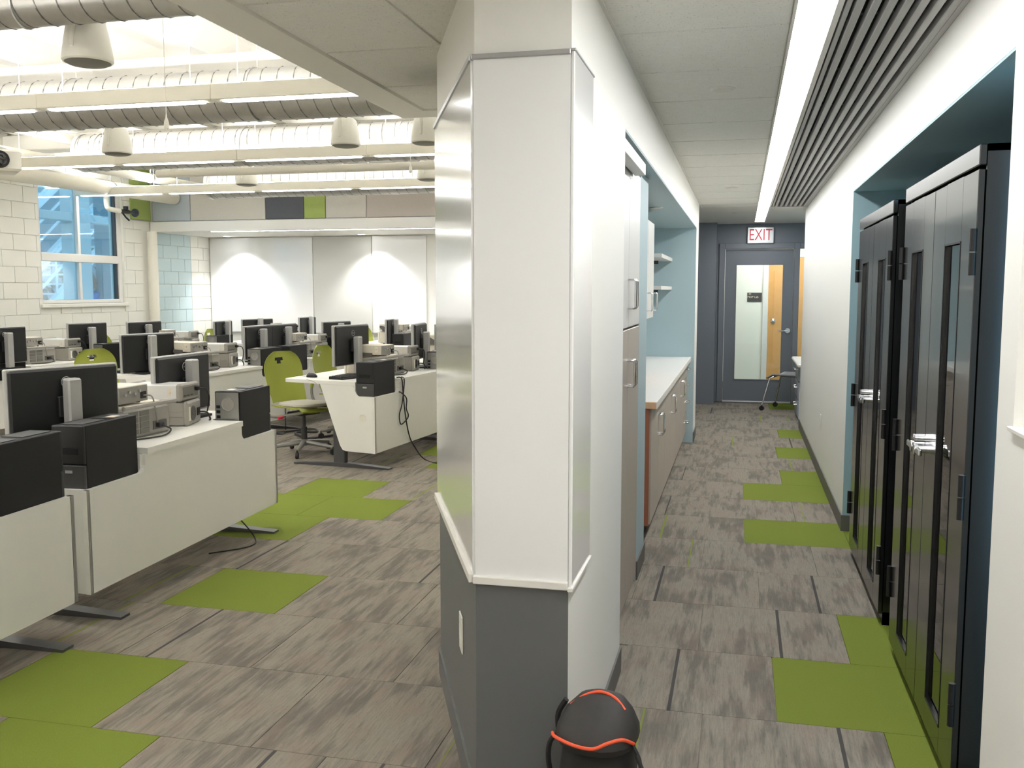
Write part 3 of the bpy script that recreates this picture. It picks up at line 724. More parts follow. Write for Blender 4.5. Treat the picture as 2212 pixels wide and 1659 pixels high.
# exit sign
ex = thing('exit_sign', 'silver exit sign with red letters above the grey door', 'sign', (.227, 13.04, 2.229))
MB().box((-.17, .0, -.106), (.17, .05, .106), .006).build('case', M['rail'], ex)
MB().box((-.04, .05, -.04), (.04, .06, .04)).build('wall_mount', M['darkgrey'], ex)
t_ = text('EXIT', .178, M['red'], ex, (0, -.002, 0), (pi / 2, 0, 0), 'letters', .003); t_.scale = (.82, 1.2, 1)
# room plaque beyond the door
pl_ = thing('room_plaque', 'small black room plaque on the cream wall beyond the glass door', 'sign', (.195, 14.99, 1.40))
MB().box((-.108, 0, -.07), (.108, .01, .07), .002).build('plate', M['plaque'], pl_)
text('60', .035, M['paper'], pl_, (-.07, -.001, .05), (pi / 2, 0, 0), 'room_number', .001)
text('MDP Lab', .044, M['paper'], pl_, (-.025, -.001, .004), (pi / 2, 0, 0), 'room_name', .001)
cl2 = thing('far_fill_light', 'added unseen fill panel lighting the room beyond the glass door', 'light', (.6, 14.2, 2.40))  # added emissive panel, out of view, to light the far room
MB().box((-.6, -.3, 0), (.6, .3, .018)).build('diffuser', emit('fill_panel_far', LAMP_COL, 5.5), cl2)
MB().box((-.63, -.33, .004), (-.6, .33, .02)).box((.6, -.33, .004), (.63, .33, .02)).box((-.6, -.33, .004), (.6, -.3, .02)).box((-.6, .3, .004), (.6, .33, .02)).build('frame', M['trim'], cl2)

# recessed discs in the corridor ceiling
def disc(y, r, label, x=-.10, z=2.385, m='gyp'):
    t = thing('ceiling_disc', label, 'ceiling fixture', (x, y, z))
    MB().lathe([(r * .9, -.004), (r, -.003), (r, .002)], n=24).build('cover', M['trim'], t, True)
    MB().lathe([(r * .8, -.0075), (r * .86, -.004)], n=24).build('rim', M[m], t, True)
disc(4.33, .055, 'round white cover plate in the nearest corridor ceiling tiles')
disc(8.44, .06, 'round white cover plate farther along the corridor ceiling')
disc(11.2, .03, 'small round sprinkler cover in the plain ceiling near the end door')
disc(7.05, .05, 'small round puck light under the nook soffit', -.62, 2.111)

# alcove desk and chair beside the end door
ad = thing('alcove_desk', 'white counter desk with grey drawers in the alcove before the end door', 'desk', (0, 0, 0))
MB().box((.615, 10.80, .665), (1.59, 12.05, .705), .012).build('desk_top', M['counter'], ad)
MB().box((.68, 11.45, .0), (1.58, 12.02, .664), .003).build('pedestal', M['lamw'], ad)
for a, b in ((.04, .23), (.24, .44), (.45, .655)):
    d = MB().box((.663, 11.46, a), (.68, 12.01, b), .002).build('drawer', M['seatgrey'], ad)
    MB().tube([(.663, 11.60, (a + b) / 2 + .03), (.635, 11.60, (a + b) / 2 + .03), (.635, 11.86, (a + b) / 2 + .03), (.663, 11.86, (a + b) / 2 + .03)], .006, 8).build('handle', M['chrome'], d, True)
MB().box((.72, 10.81, .0), (.76, 10.85, .664)).build('leg', M['frame'], ad)
clp = thing('orange_tag', 'tiny orange tag lying on the white alcove desk', 'tag', (.70, 11.0, .705))
MB().box((-.03, -.02, 0), (.03, .02, .004), .001).build('slip', M['orange'], clp)
gc = thing('guest_chair', 'grey plastic chair on casters by the alcove desk and end door', 'chair', (.62, 12.38, 0), radians(158))
def gseat(u, v):
    x = .24 - .46 * v; w = .22 - .05 * max(0, (.25 - v)) * 4 * .3
    y = (u - .5) * 2 * w
    z = .455 - .03 * sin(pi * v) * (1 - abs(u - .5) * 2) + .012 * (abs(u - .5) * 2) ** 2 - (.05 * max(0, .2 - v) * 5 if v < .2 else 0)
    return (x, y, z), (0, 0, -1)
MB().shell(gseat, 10, 10, .012).build('seat', M['seatgrey'], gc, True)
def gback(u, v):
    z = .50 + .36 * v; y = (u - .5) * (.40 - .04 * v); x = -.24 - .09 * v - .03 * (1 - (2 * u - 1) ** 2)
    return (x, y, z), (-1, 0, .2)
MB().shell(gback, 8, 8, .012).build('backrest', M['seatgrey'], gc, True)
for sx, sy in ((1, 1), (1, -1), (-1, 1), (-1, -1)):
    l = MB().tube([(.14 * sx, .17 * sy, .435), (.19 * sx, .20 * sy, .41), (.27 * sx, .24 * sy, .07)], .011, 8).build('leg', M['chrome'], gc, True)
    MB().cyl((.27 * sx, .225 * sy, .03), (.27 * sx, .255 * sy, .03), .03, n=12).cyl((.27 * sx, .24 * sy, .03), (.27 * sx, .24 * sy, .075), .009, n=8).build('caster', M['rubber'], l, True)
for sy in (1, -1): MB().tube([(-.14, .17 * sy, .435), (-.24, .18 * sy, .46), (-.30, .175 * sy, .62)], .010, 8).build('back_support', M['chrome'], gc, True)

# backpack leaning in the corner of the column
bp = thing('backpack', 'black backpack with orange piping on the floor against the white column corner', 'backpack', (-.335, 2.36, 0), radians(-8))
def super_ring(cx, cy, a, b, z, n=20, e=2.8):
    out = []
    for i in range(n):
        t = 2 * pi * i / n; c, s_ = cos(t), sin(t)
        out.append((cx + a * abs(c) ** (2 / e) * (1 if c >= 0 else -1), cy + b * abs(s_) ** (2 / e) * (1 if s_ >= 0 else -1), z))
    return out
def loft(rings):
    m = MB(); n = len(rings[0]); m.v = [p for r in rings for p in r]
    for i in range(len(rings) - 1): m.f += [(i * n + j, i * n + (j + 1) % n, (i + 1) * n + (j + 1) % n, (i + 1) * n + j) for j in range(n)]
    m.f += [tuple(range(n))[::-1], tuple((len(rings) - 1) * n + j for j in range(n))]; return m
loft([super_ring(0, 0, a, b, z) for z, a, b in ((0, .082, .085), (.03, .098, .098), (.15, .10, .105), (.28, .096, .10), (.35, .088, .088), (.375, .075, .07))]).build('main_body', M['bagd'], bp, True)
lid = loft([super_ring(0, cy, a, b, z, 20, 2.3) for z, a, b, cy in ((.352, .098, .10, -.012), (.372, .107, .112, -.012), (.395, .104, .105, -.006), (.425, .088, .08, .006), (.45, .062, .052, .02), (.462, .03, .022, .026))]).build('lid', M['bag'], bp, True)
MB().tube([(-.108, -.06, .372), (-.085, -.105, .385), (-.03, -.126, .382), (.02, -.127, .382), (.055, -.118, .398), (.085, -.09, .40), (.106, -.055, .378)], .0045, 8, 5).build('piping', M['orange'], lid, True)
MB().tube([(-.075, -.01, .432), (-.04, .01, .456), (0, .02, .466), (.04, .012, .458), (.07, -.005, .438)], .0042, 8, 5).build('piping', M['orange'], lid, True)
loft([super_ring(0, -.088, a, b, z) for z, a, b in ((.02, .06, .03), (.06, .075, .042), (.2, .075, .042), (.27, .06, .028))]).build('front_pocket', M['bag'], bp, True)
MB().tube([(-.098, -.02, .36), (-.125, -.03, .33), (-.128, -.03, .27), (-.112, -.02, .20), (-.10, 0, .12)], .007, 6, 5).build('strap', M['bagd'], bp, True)
MB().tube([(.10, -.05, .375), (.125, -.07, .345), (.128, -.07, .30), (.108, -.06, .29)], .006, 6, 5).build('strap', M['bagd'], bp, True)
MB().tube([(.118, -.07, .355), (.14, -.09, .325), (.152, -.10, .29)], .006, 6, 4).build('buckle_end', M['bagd'], bp, True)
MB().tube([(-.09, .0, .44), (-.112, .0, .40), (-.112, .0, .36)], .008, 6, 4).build('grab_strap', M['bagd'], bp, True)
MB().box((.045, -.135, .20), (.085, -.118, .26), .004).build('side_buckle', M['darkgrey'], bp)
MB().tube([(.102, -.06, .08), (.108, -.075, .19), (.125, -.07, .235), (.14, -.05, .20), (.135, -.03, .10)], .004, 8, 5).build('pocket_piping', M['orange'], bp, True)
loft([super_ring(.112, -.045, a, b, z) for z, a, b in ((.03, .018, .05), (.08, .026, .058), (.2, .022, .045), (.225, .016, .03))]).build('side_pocket', M['bagd'], bp, True)
# ================================================================= COMPUTER LAB: desks
SPL = .151
def desk(name_end):
    t = bpy.data.objects.new('lab_desk', None); C.objects.link(t); t.empty_display_size = .05
    L = 1.9
    MB().prism([(.462, -.012), (1.438, -.012), (1.442, .175), (1.462, .195), (L - SPL * .2, .195), (L - SPL * .93, .93), (L - SPL * .95 - .02, .95), (SPL * .95 + .02, .95), (SPL * .93, .93), (SPL * .2, .195), (.438, .195), (.458, .175)], 2, .715, .745).build('desk_top', M['desk'], t)
    arc = lambda cx, cz, r, a0, a1, n=5: [(cx + r * cos(radians(a0 + (a1 - a0) * i / n)), cz + r * sin(radians(a0 + (a1 - a0) * i / n))) for i in range(n + 1)]
    MB().prism([(0, .155), (L, .155), (L, .628)] + arc(1.49, .675, .047, -90, -180) + [(1.443, .714), (.457, .714)] + arc(.41, .675, .047, 0, -90) + [(0, .628)], 1, 0, .022).build('front_panel', M['desk'], t)
    for e in (0, 1):
        m = MB().prism([(.0, .155), (.30, .155), (.335, .165), (.36, .20), (.56, .714), (.215, .714), (.20, .675), (.17, .635), (.155, .628), (0, .628)], 0, 0, .024)
        sg = 1 if e == 0 else -1
        if e: m.v = [(1.9 - x, y, z) for x, y, z in m.v]
        m.v = [(x + sg * SPL * y, y, z) for x, y, z in m.v]
        p = m.build('end_panel', M['desk'], t)
        gx = (0 if e == 0 else 1.9)
        MB().cyl((gx + sg * (SPL * .12 - .006), .12, .45), (gx + sg * (SPL * .12 + .004), .12, .45), .03, n=20).build('grommet', M['lampw'], p, True)
        a, b = (.03, .45) if e == 0 else (1.45, 1.87)
        MB().box((a, .022, .595), (b, .195, .612)).build('tower_shelf', M['desk'], t)
        MB().box((a, .195, .56), (b, .208, .714)).build('shelf_back', M['desk'], t)
        rx = .445 if e == 0 else 1.442
        MB().box((rx, .022, .60), (rx + .013, .195, .714)).build('shelf_side', M['desk'], t)
        fx = .16 if e == 0 else 1.74
        lg = MB().box((fx - .03, .36, .02), (fx + .03, .47, .714), .006).build('leg', M['foot'], t)
        MB().prism([(-.06, 0), (.86, 0), (.86, .012), (.48, .034), (.30, .034), (-.06, .012)], 0, fx - .035, fx + .035).build('foot', M['foot'], lg)
    MB().box((.19, .40, .66), (1.71, .44, .714)).build('cross_beam', M['foot'], t)
    return t
DESKS = {  # x, y, clockwise angle from the corridor direction, phrase
    'A2': (-2.80, 3.57, -2.0, 'the long foreground desk'),
    'A1': (-2.73, 1.585, -2.0, 'the desk at the left frame edge'),
    'A3': (-2.93, 7.30, 5.5, 'the desk with dangling cables'),
    'A4': (-2.73, 9.29, -3.0, 'the desk behind the column'),
    'B3': (-4.80, 7.30, 3.0, 'the first middle-row desk'),
    'B4': (-4.68, 9.29, 1.0, 'the second middle-row desk'),
    'B5': (-4.45, 12.2, 0.0, 'the last middle-row desk'),
    'C3': (-7.03, 7.68, 7.0, 'the first window-row desk'),
    'C4': (-6.66, 9.72, 0.0, 'the second window-row desk'),
    'C5': (-6.50, 12.25, 0.0, 'the last window-row desk')}
DLAB = {'A2': 'long white foreground desk with a computer tower sunk into each end',
        'A1': 'white desk cut off by the left frame edge beside the foreground desk',
        'A3': 'white desk across the aisle with cables dangling down its front panel',
        'A4': 'white desk half hidden by the column behind the dangling cables desk',
        'B3': 'white middle-row desk with a mouse at its near corner',
        'B4': 'white middle-row desk behind the green chair and dark towers',
        'B5': 'last white middle-row desk close to the back whiteboards',
        'C3': 'white window-row desk at left edge carrying stacked instruments',
        'C4': 'second white window-row desk behind the dark tower',
        'C5': 'last white window-row desk near the back corner'}
def W(k, u, v, z=.745):
    x, y, a, _ = DESKS[k]; a = radians(a)
    return (x + u * sin(a) - v * cos(a), y + u * cos(a) + v * sin(a), z)
RZ = lambda k, extra=0: pi / 2 - radians(DESKS[k][2] + extra)
DG = 'white lab desks'
first = None
for k, (x, y, a, ph) in DESKS.items():
    if first is None:
        first = desk(k); tag(first, DLAB[k], 'desk', DG); first.location = (x, y, 0); first.rotation_euler = (0, 0, RZ(k))
    else: dup(first, (x, y, 0), RZ(k), DLAB[k])

# ----------------------------------------------------------------- monitors
def monitor():
    t = bpy.data.objects.new('monitor', None); C.objects.link(t); t.empty_display_size = .05
    MB().prism([(-.13, -.11), (.13, -.11), (.14, -.09), (.14, .07), (.12, .10), (-.12, .10), (-.14, .07), (-.14, -.09)], 2, 0, .014).build('stand_base', M['black'], t)
    MB().box((-.034, -.095, .012), (.034, -.035, .355), .008).build('stand_column', M['silver'], t)
    p = MB().box((-.278, .0, -.36), (.278, .030, 0), .006).build('panel', M['silver'], t)
    MB().box((-.270, -.016, -.352), (.270, .004, -.008), .010).build('back_shell', M['grid'], p)
    MB().box((-.262, .0295, -.346), (.262, .0315, -.022)).build('display', M['black'], p)
    MB().box((-.05, -.036, -.24), (.05, -.014, -.14), .004).build('mount_plate', M['black'], p)
    e = MB().tube([(.024 * cos(2 * pi * i / 20), -.0165, -.075 + .024 * sin(2 * pi * i / 20)) for i in range(20)], .0022, 6, closed=True).build('emblem', M['silver'], p, True)
    text('DELL', .014, M['silver'], e, (0, -.0165, -.075), (pi / 2, 0, 0), 'emblem_letters', .0005)
    MB().tube([(.02, -.03, -.30), (.03, -.06, -.36), (.02, -.08, -.40)], .004, 6, 4).build('cable', M['black'], p, True)
    return t
MON = [  # desk, world x, y, plane angle, top z, which end
    ('A1', -3.12, 3.86, 21.6, 1.155, 'far'), ('A2', -3.26, 5.06, 0.5, 1.13, 'far'), ('A3', -3.38, 7.90, 9.6, 1.205, 'near'), ('A3', -3.10, 8.95, -7, 1.185, 'far'),
    ('A4', -3.07, 9.62, -4, 1.16, 'near'), ('A4', -3.40, 10.75, 0, 1.19, 'far'),
    ('B3', -5.32, 7.72, 21.9, 1.115, 'near'), ('B3', -5.03, 9.25, 2, 1.135, 'far'), ('B4', -5.05, 9.87, 4, 1.13, 'near'), ('B4', -4.90, 11.0, 14, 1.125, 'far'),
    ('B5', -4.85, 12.78, -6, 1.10, 'near'), ('C3', -6.97, 7.80, 4, 1.155, 'near'), ('C3', -7.10, 9.20, 8, 1.15, 'far'), ('C4', -7.02, 10.13, 9, 1.135, 'near'),
    ('C4', -6.78, 11.52, -7.5, 1.10, 'far'), ('C5', -6.90, 12.68, 24, 1.09, 'near'), ('C5', -6.62, 13.75, 0, 1.09, 'far')]
MG = 'computer monitors on the lab desks'
MEXTRA = {('A1', 'far'): 'large black monitor turned away at left, behind the two nearest computer towers'}
mfirst = None
for (k, x, y, a, zt, end) in MON:
    lab = MEXTRA.get((k, end), f'black monitor seen from behind at the {end} end of {DESKS[k][3]}')
    if mfirst is None:
        mfirst = o = tag(monitor(), lab, 'monitor', MG); o.location = (x, y, .745); o.rotation_euler = (0, 0, pi / 2 - radians(a))
    else: o = dup(mfirst, (x, y, .745), pi / 2 - radians(a), lab)
    for c in kids(o):
        if c.name.startswith('panel'): c.location.z = zt - .745

# ----------------------------------------------------------------- computer towers
def tower():
    t = bpy.data.objects.new('computer_tower', None); C.objects.link(t); t.empty_display_size = .05
    MB().box((.012, 0, 0), (.40, .16, .30), .003).build('case', M['pcblack'], t)
    MB().box((-.004, .0, .125), (.013, .16, .30), .004).build('front_bezel', M['black'], t)
    lo = MB().box((-.004, .0, 0), (.013, .16, .122), .004).build('front_lower_bezel', M['darkgrey'], t)
    MB().box((-.0055, .062, .085), (-.003, .098, .098)).build('badge', M['silver'], lo)
    MB().box((-.006, .03, .17), (-.003, .13, .20)).build('drive_tray', M['pcblack'], t)
    MB().box((.03, .03, .300), (.20, .13, .304), .001).box((.25, .02, .300), (.39, .14, .303), .001).build('top_tray', M['darkgrey'], t)
    MB().box((.27, .04, .3031), (.33, .08, .3038)).build('sticker', M['paper'], t)
    r = MB().box((.40, .006, .006), (.403, .154, .294)).build('rear_plate', M['steel'], t)
    MB().lathe([(.002, .002), (.012, .003), (.013, .001), (.036, .001), (.038, .004), (.042, .004), (.042, 0)], n=20).shear(lambda p: Vector((.403 + p.z, p.x + .085, p.y + .225))).build('fan_grille', M['inst'], r, True)
    for i in range(4): MB().box((.403, .03, .03 + .022 * i), (.405, .14, .042 + .022 * i), .001).build('slot_cover', M['instd'], r)
    for i in range(3): MB().box((.403, .012, .14 + .03 * i), (.406, .036, .158 + .03 * i)).build('port', M['black'], r)
    return t
TG = 'black computer towers sunk into desk ends'
tf = None
for k, ends in (('A2', 'nf'), ('A1', 'f'), ('A3', 'nf'), ('A4', 'n'), ('B3', 'nf'), ('B4', 'nf'), ('B5', 'n'), ('C3', 'nf'), ('C4', 'nf'), ('C5', 'n')):
    for e in ends:
        lab = f'black computer tower in the {"near" if e == "n" else "far"} end of {DESKS[k][3]}'
        # near towers show their front to the aisle, far ones their back plate to the instruments
        if e == 'n': loc, rz = W(k, .036, .026, .612), RZ(k)
        else: loc, rz = W(k, 1.876, .186, .612), RZ(k) + pi
        if tf is None: tf = o = tag(tower(), lab, 'computer', TG); o.location = loc; o.rotation_euler = (0, 0, rz)
        else: dup(tf, loc, rz, lab)

# ----------------------------------------------------------------- stacked instruments
def grip_side(par, x, L=.30):
    MB().prism([(.10, .0), (.10, .028), (.24, .034), (.31, .075), (.36, .08), (.36, .05), (.30, .0)], 0, x, x + .012).build('tilt_bail', M['instd'], par)
def scope():
    t = bpy.data.objects.new('oscilloscope', None); C.objects.link(t); t.empty_display_size = .05
    MB().box((-.19, .05, .004), (.19, .40, .172), .012).build('case', M['beige'], t)
    rp = MB().box((-.185, 0, .0), (.185, .055, .155), .012).build('rear_cover', M['inst'], t)
    vm = B((-.035, -.003, -.013), (.035, .001, .013)).mesh('vent', M['vent'])
    for i in (0, 1):
        for j in range(4): piece('vent', vm, rp, (-.11 + .085 * i, 0, .035 + .031 * j))
    MB().box((.04, -.004, .03), (.15, .001, .075)).build('power_inlet', M['instd'], rp)
    MB().box((.06, -.03, .04), (.10, -.002, .065), .004).build('power_plug', M['black'], rp)
    MB().tube([(-.20, .30, .10), (-.20, .12, .155), (-.20, -.01, .168), (-.17, -.02, .17), (.17, -.02, .17), (.20, -.01, .168), (.20, .12, .155), (.20, .30, .10)], .013, 8, 3).build('carry_handle', M['inst'], t, True)
    MB().box((-.185, .40, .01), (.185, .43, .168), .008).build('front_bezel', M['lampw'], t)
    MB().tube([(.08, -.03, .05), (.09, -.075, .03), (.02, -.09, .008), (-.10, -.06, .006), (-.16, -.03, .006)], .0045, 6, 5).build('power_cord', M['black'], t, True)
    for sx in (-.15, .15):
        for y in (.03, .38): MB().cyl((sx, y, 0), (sx, y, .006), .012, n=8).build('foot', M['rubber'], t)
    return t
def generator():
    t = bpy.data.objects.new('function_generator', None); C.objects.link(t); t.empty_display_size = .05
    MB().box((-.12, .012, .010), (.12, .345, .098), .003).build('case', M['beige'], t)
    rp = MB().box((-.118, .0, .010), (.118, .014, .095), .002).build('rear_panel', M['inst'], t)
    for i, x in enumerate((-.08, -.045, .0, .04)): MB().cyl((x, -.012, .055 + .012 * (i % 2)), (x, .002, .055 + .012 * (i % 2)), .007, n=10).build('connector', M['steel'], rp, True)
    MB().box((.055, -.004, .025), (.10, .002, .06)).build('power_inlet', M['black'], rp)
    MB().box((-.1215, .045, .035), (-.119, .075, .085)).build('side_strip', M['lampw'], t)
    MB().cyl((-.128, .06, .06), (-.119, .06, .06), .009, n=12).build('side_knob', M['beige'], t, True)
    MB().box((-.124, .345, .006), (.124, .372, .102), .006).build('front_bezel', M['lampw'], t)
    for x in (-.132, .120): grip_side(t, x)
    MB().tube([(.075, -.006, .04), (.08, -.05, .035), (.10, -.055, -.03), (.13, -.045, -.11)], .0045, 6, 5).build('power_cord', M['inst'], t, True)
    for sx in (-.09, .09):
        for y in (.04, .33): MB().cyl((sx, y, 0), (sx, y, .011), .010, n=8).build('foot', M['rubber'], t)
    return t
def supply():
    t = bpy.data.objects.new('power_supply', None); C.objects.link(t); t.empty_display_size = .05
    MB().box((-.105, .03, .006), (.105, .33, .052)).box((-.102, .03, .052), (.102, .33, .055)).box((-.105, .03, .055), (.105, .33, .080)).box((-.102, .03, .080), (.102, .33, .083)).box((-.105, .03, .083), (.105, .33, .134)).build('case', M['inst'], t)
    rp = MB().box((-.112, .0, .0), (.112, .034, .14), .012).build('rear_bezel', M['inst'], t)
    MB().lathe([(.004, .003), (.012, .003), (.013, .0), (.034, .0), (.036, .004), (.042, .004), (.043, 0)], n=20).shear(lambda p: Vector((p.x - .03, -p.z - .001, p.y + .068))).build('fan_grille', M['instd'], rp, True)
    MB().box((-.098, -.003, .03), (-.078, .001, .11)).build('terminal_strip', M['lampw'], rp)
    MB().box((.04, -.004, .045), (.085, .001, .09)).build('power_inlet', M['black'], rp)
    MB().tube([(.06, -.005, .065), (.065, -.05, .06), (.09, -.06, .02), (.14, -.04, .005)], .0055, 6, 5).build('power_cord', M['black'], t, True)
    MB().box((-.11, .33, .004), (.11, .352, .138), .006).build('front_bezel', M['lampw'], t)
    return t
def meter():
    t = bpy.data.objects.new('multimeter', None); C.objects.link(t); t.empty_display_size = .05
    MB().box((-.105, .03, .008), (.105, .32, .092), .003).build('case', M['lamw'], t)
    rp = MB().box((-.112, .0, .0), (.112, .034, .10), .010).build('rear_bumper', M['inst'], t)
    MB().box((-.09, -.002, .02), (.09, .001, .08)).build('rear_panel', M['vent'], rp)
    MB().box((.05, -.025, .05), (.085, -.001, .075), .004).build('power_plug', M['black'], rp)
    for i in range(3): MB().box((-.08 + .04 * i, -.004, .028), (-.055 + .04 * i, -.001, .034)).build('slot', M['black'], rp)
    MB().box((-.1065, .06, .03), (-.1045, .085, .075)).build('side_strip', M['beige'], t)
    MB().cyl((-.112, .0725, .052), (-.105, .0725, .052), .008, n=12).build('side_knob', M['beige'], t, True)
    MB().tube([(.068, -.025, .062), (.08, -.06, .055), (.115, -.06, .0), (.125, -.04, -.08)], .0045, 6, 5).build('power_cord', M['black'], t, True)
    MB().box((-.115, .32, .0), (.115, .35, .10), .010).build('front_bumper', M['inst'], t)
    return t
IG = {'oscilloscope': 'oscilloscopes on the lab desks', 'function generator': 'function generators on the lab desks', 'power supply': 'power supplies on the lab desks', 'multimeter': 'multimeters on the lab desks'}
protos = {}
def put(kind, fn, k, u, v, z, extra, lab, cat):
    loc, rz = W(k, u, v, z), RZ(k, extra)
    if kind not in protos: protos[kind] = o = tag(fn(), lab, cat, IG[kind]); o.location = loc; o.rotation_euler = (0, 0, rz)
    else: dup(protos[kind], loc, rz, lab)
for k in ('A2', 'A3', 'A4', 'B3', 'B4', 'B5', 'C3', 'C4', 'C5'):
    ph = DESKS[k][3]; q = {'A2': 6, 'A3': 4, 'B3': 8, 'C3': 2}.get(k, 5)
    put('oscilloscope', scope, k, .80, .20, .745, q, f'beige and grey oscilloscope under the function generator on {ph}', 'instrument')
    put('function generator', generator, k, .74, .235, .921, q - 4, f'beige function generator on top of the oscilloscope on {ph}', 'instrument')
    put('power supply', supply, k, 1.27, .20, .745, -6 - q, f'grey power supply with rear fan under the multimeter on {ph}', 'instrument')
    put('multimeter', meter, k, 1.255, .215, .886, -4, f'light grey multimeter on top of the power supply on {ph}', 'instrument')

# ----------------------------------------------------------------- mice and keyboards
def mouse(k, u, v, lab):
    t = thing('computer_mouse', lab, 'mouse', W(k, u, v), RZ(k, 10), 'black mice on the lab desks')
    loft([super_ring(0, 0, a, b, z, 14, 2.2) for z, a, b in ((0, .030, .056), (.012, .032, .058), (.026, .026, .046), (.035, .014, .026), (.037, .004, .01))]).build('shell', M['black'], t, True)
    MB().cyl((-.004, .028, .031), (.004, .028, .031), .008, n=10).build('wheel', M['darkgrey'], t, True)
    MB().tube([(0, .055, .01), (.01, .09, .004), (.03, .13, .004), (.02, .2, .004)], .0018, 5, 4).build('cord', M['black'], t, True)
mouse('A3', .32, .78, 'black mouse near the pointed corner of the dangling cables desk')
mouse('B3', .34, .72, 'black mouse near the corner of the first middle-row desk')
def keyboard(k, u, v, extra, lab):
    t = thing('keyboard', lab, 'keyboard', W(k, u, v), RZ(k, extra), 'black keyboards on the lab desks')
    MB().prism([(-.075, 0), (.075, 0), (.075, .022), (.068, .026), (-.068, .014), (-.075, .010)], 0, -.22, .22).build('body', M['black'], t)
    km = B((-.008, -.007, 0), (.008, .007, .006), .001).mesh('key', M['darkgrey'])
    kb = MB()
    for r in range(5):
        for c in range(22): kb.box((-.208 + .019 * c, -.05 + .021 * r, .0165 + .0018 * r), (-.192 + .019 * c, -.033 + .021 * r, .0215 + .0022 * r))
    o = kb.build('keys', M['darkgrey'], t); o['kind'] = 'stuff'
keyboard('A3', .40, .42, 12, 'black keyboard lying on the dangling cables desk before the monitor')
keyboard('B3', .50, .72, 6, 'black keyboard under the monitor on the first middle-row desk')

# ----------------------------------------------------------------- loose cables
def cable(pts, r, m, lab, name='cable'):
    return tag(MB().tube(pts, r, 6, 6).build(name, m, None, True), lab, 'cable')
cable([W('A3', .48, .03, .752), W('A3', .487, -.016, .74), W('A3', .505, -.02, .60), W('A3', .548, -.02, .40), W('A3', .62, -.02, .22), (-2.85, 8.05, .10), (-2.72, 7.95, .006), (-2.5, 7.8, .005), (-2.2, 8.1, .005)], .006, M['black'], 'black cable hanging down the front of the desk to the floor')
cable([W('A3', .44, -.012, .63), W('A3', .47, -.018, .62), W('A3', .57, -.02, .56), W('A3', .56, -.022, .47), W('A3', .60, -.022, .41), W('A3', .57, -.022, .375), W('A3', .45, -.022, .345), W('A3', .42, -.022, .43), W('A3', .475, -.024, .53), W('A3', .53, -.02, .72), W('A3', .56, .02, .75)], .0055, M['black'], 'looped black cable hanging on the front of the desk')
cable([W('A3', .10, .70, .747), W('A3', .085, .60, .72), W('A3', .09, .50, .60), W('A3', .10, .47, .52), W('A3', .14, .62, .50)], .0025, M['inst'], 'thin pale cable dangling at the end of the dangling cables desk')
cable([(-4.75, 9.0, .012), (-4.5, 9.35, .02), (-4.35, 9.2, .014), (-4.5, 9.0, .03), (-4.25, 8.8, .014), (-4.05, 9.1, .012)], .012, M['darkgrey'], 'tangled dark cable lying on the carpet under the green chair')
cable([W('A2', 1.55, .1, .14), W('A2', 1.56, .0, .02), W('A2', 1.40, -.06, .006), W('A2', 1.2, .1, .006)], .004, M['black'], 'thin black cable on the carpet under the foreground desk')
cable([W('B3', 1.90, -.01, .60), W('B3', 1.93, -.03, .45), W('B3', 1.96, -.02, .30), W('B3', 1.9, .0, .26), W('B3', 1.92, .02, .02)], .004, M['black'], 'black cable hanging off the far end of the first middle-row desk')

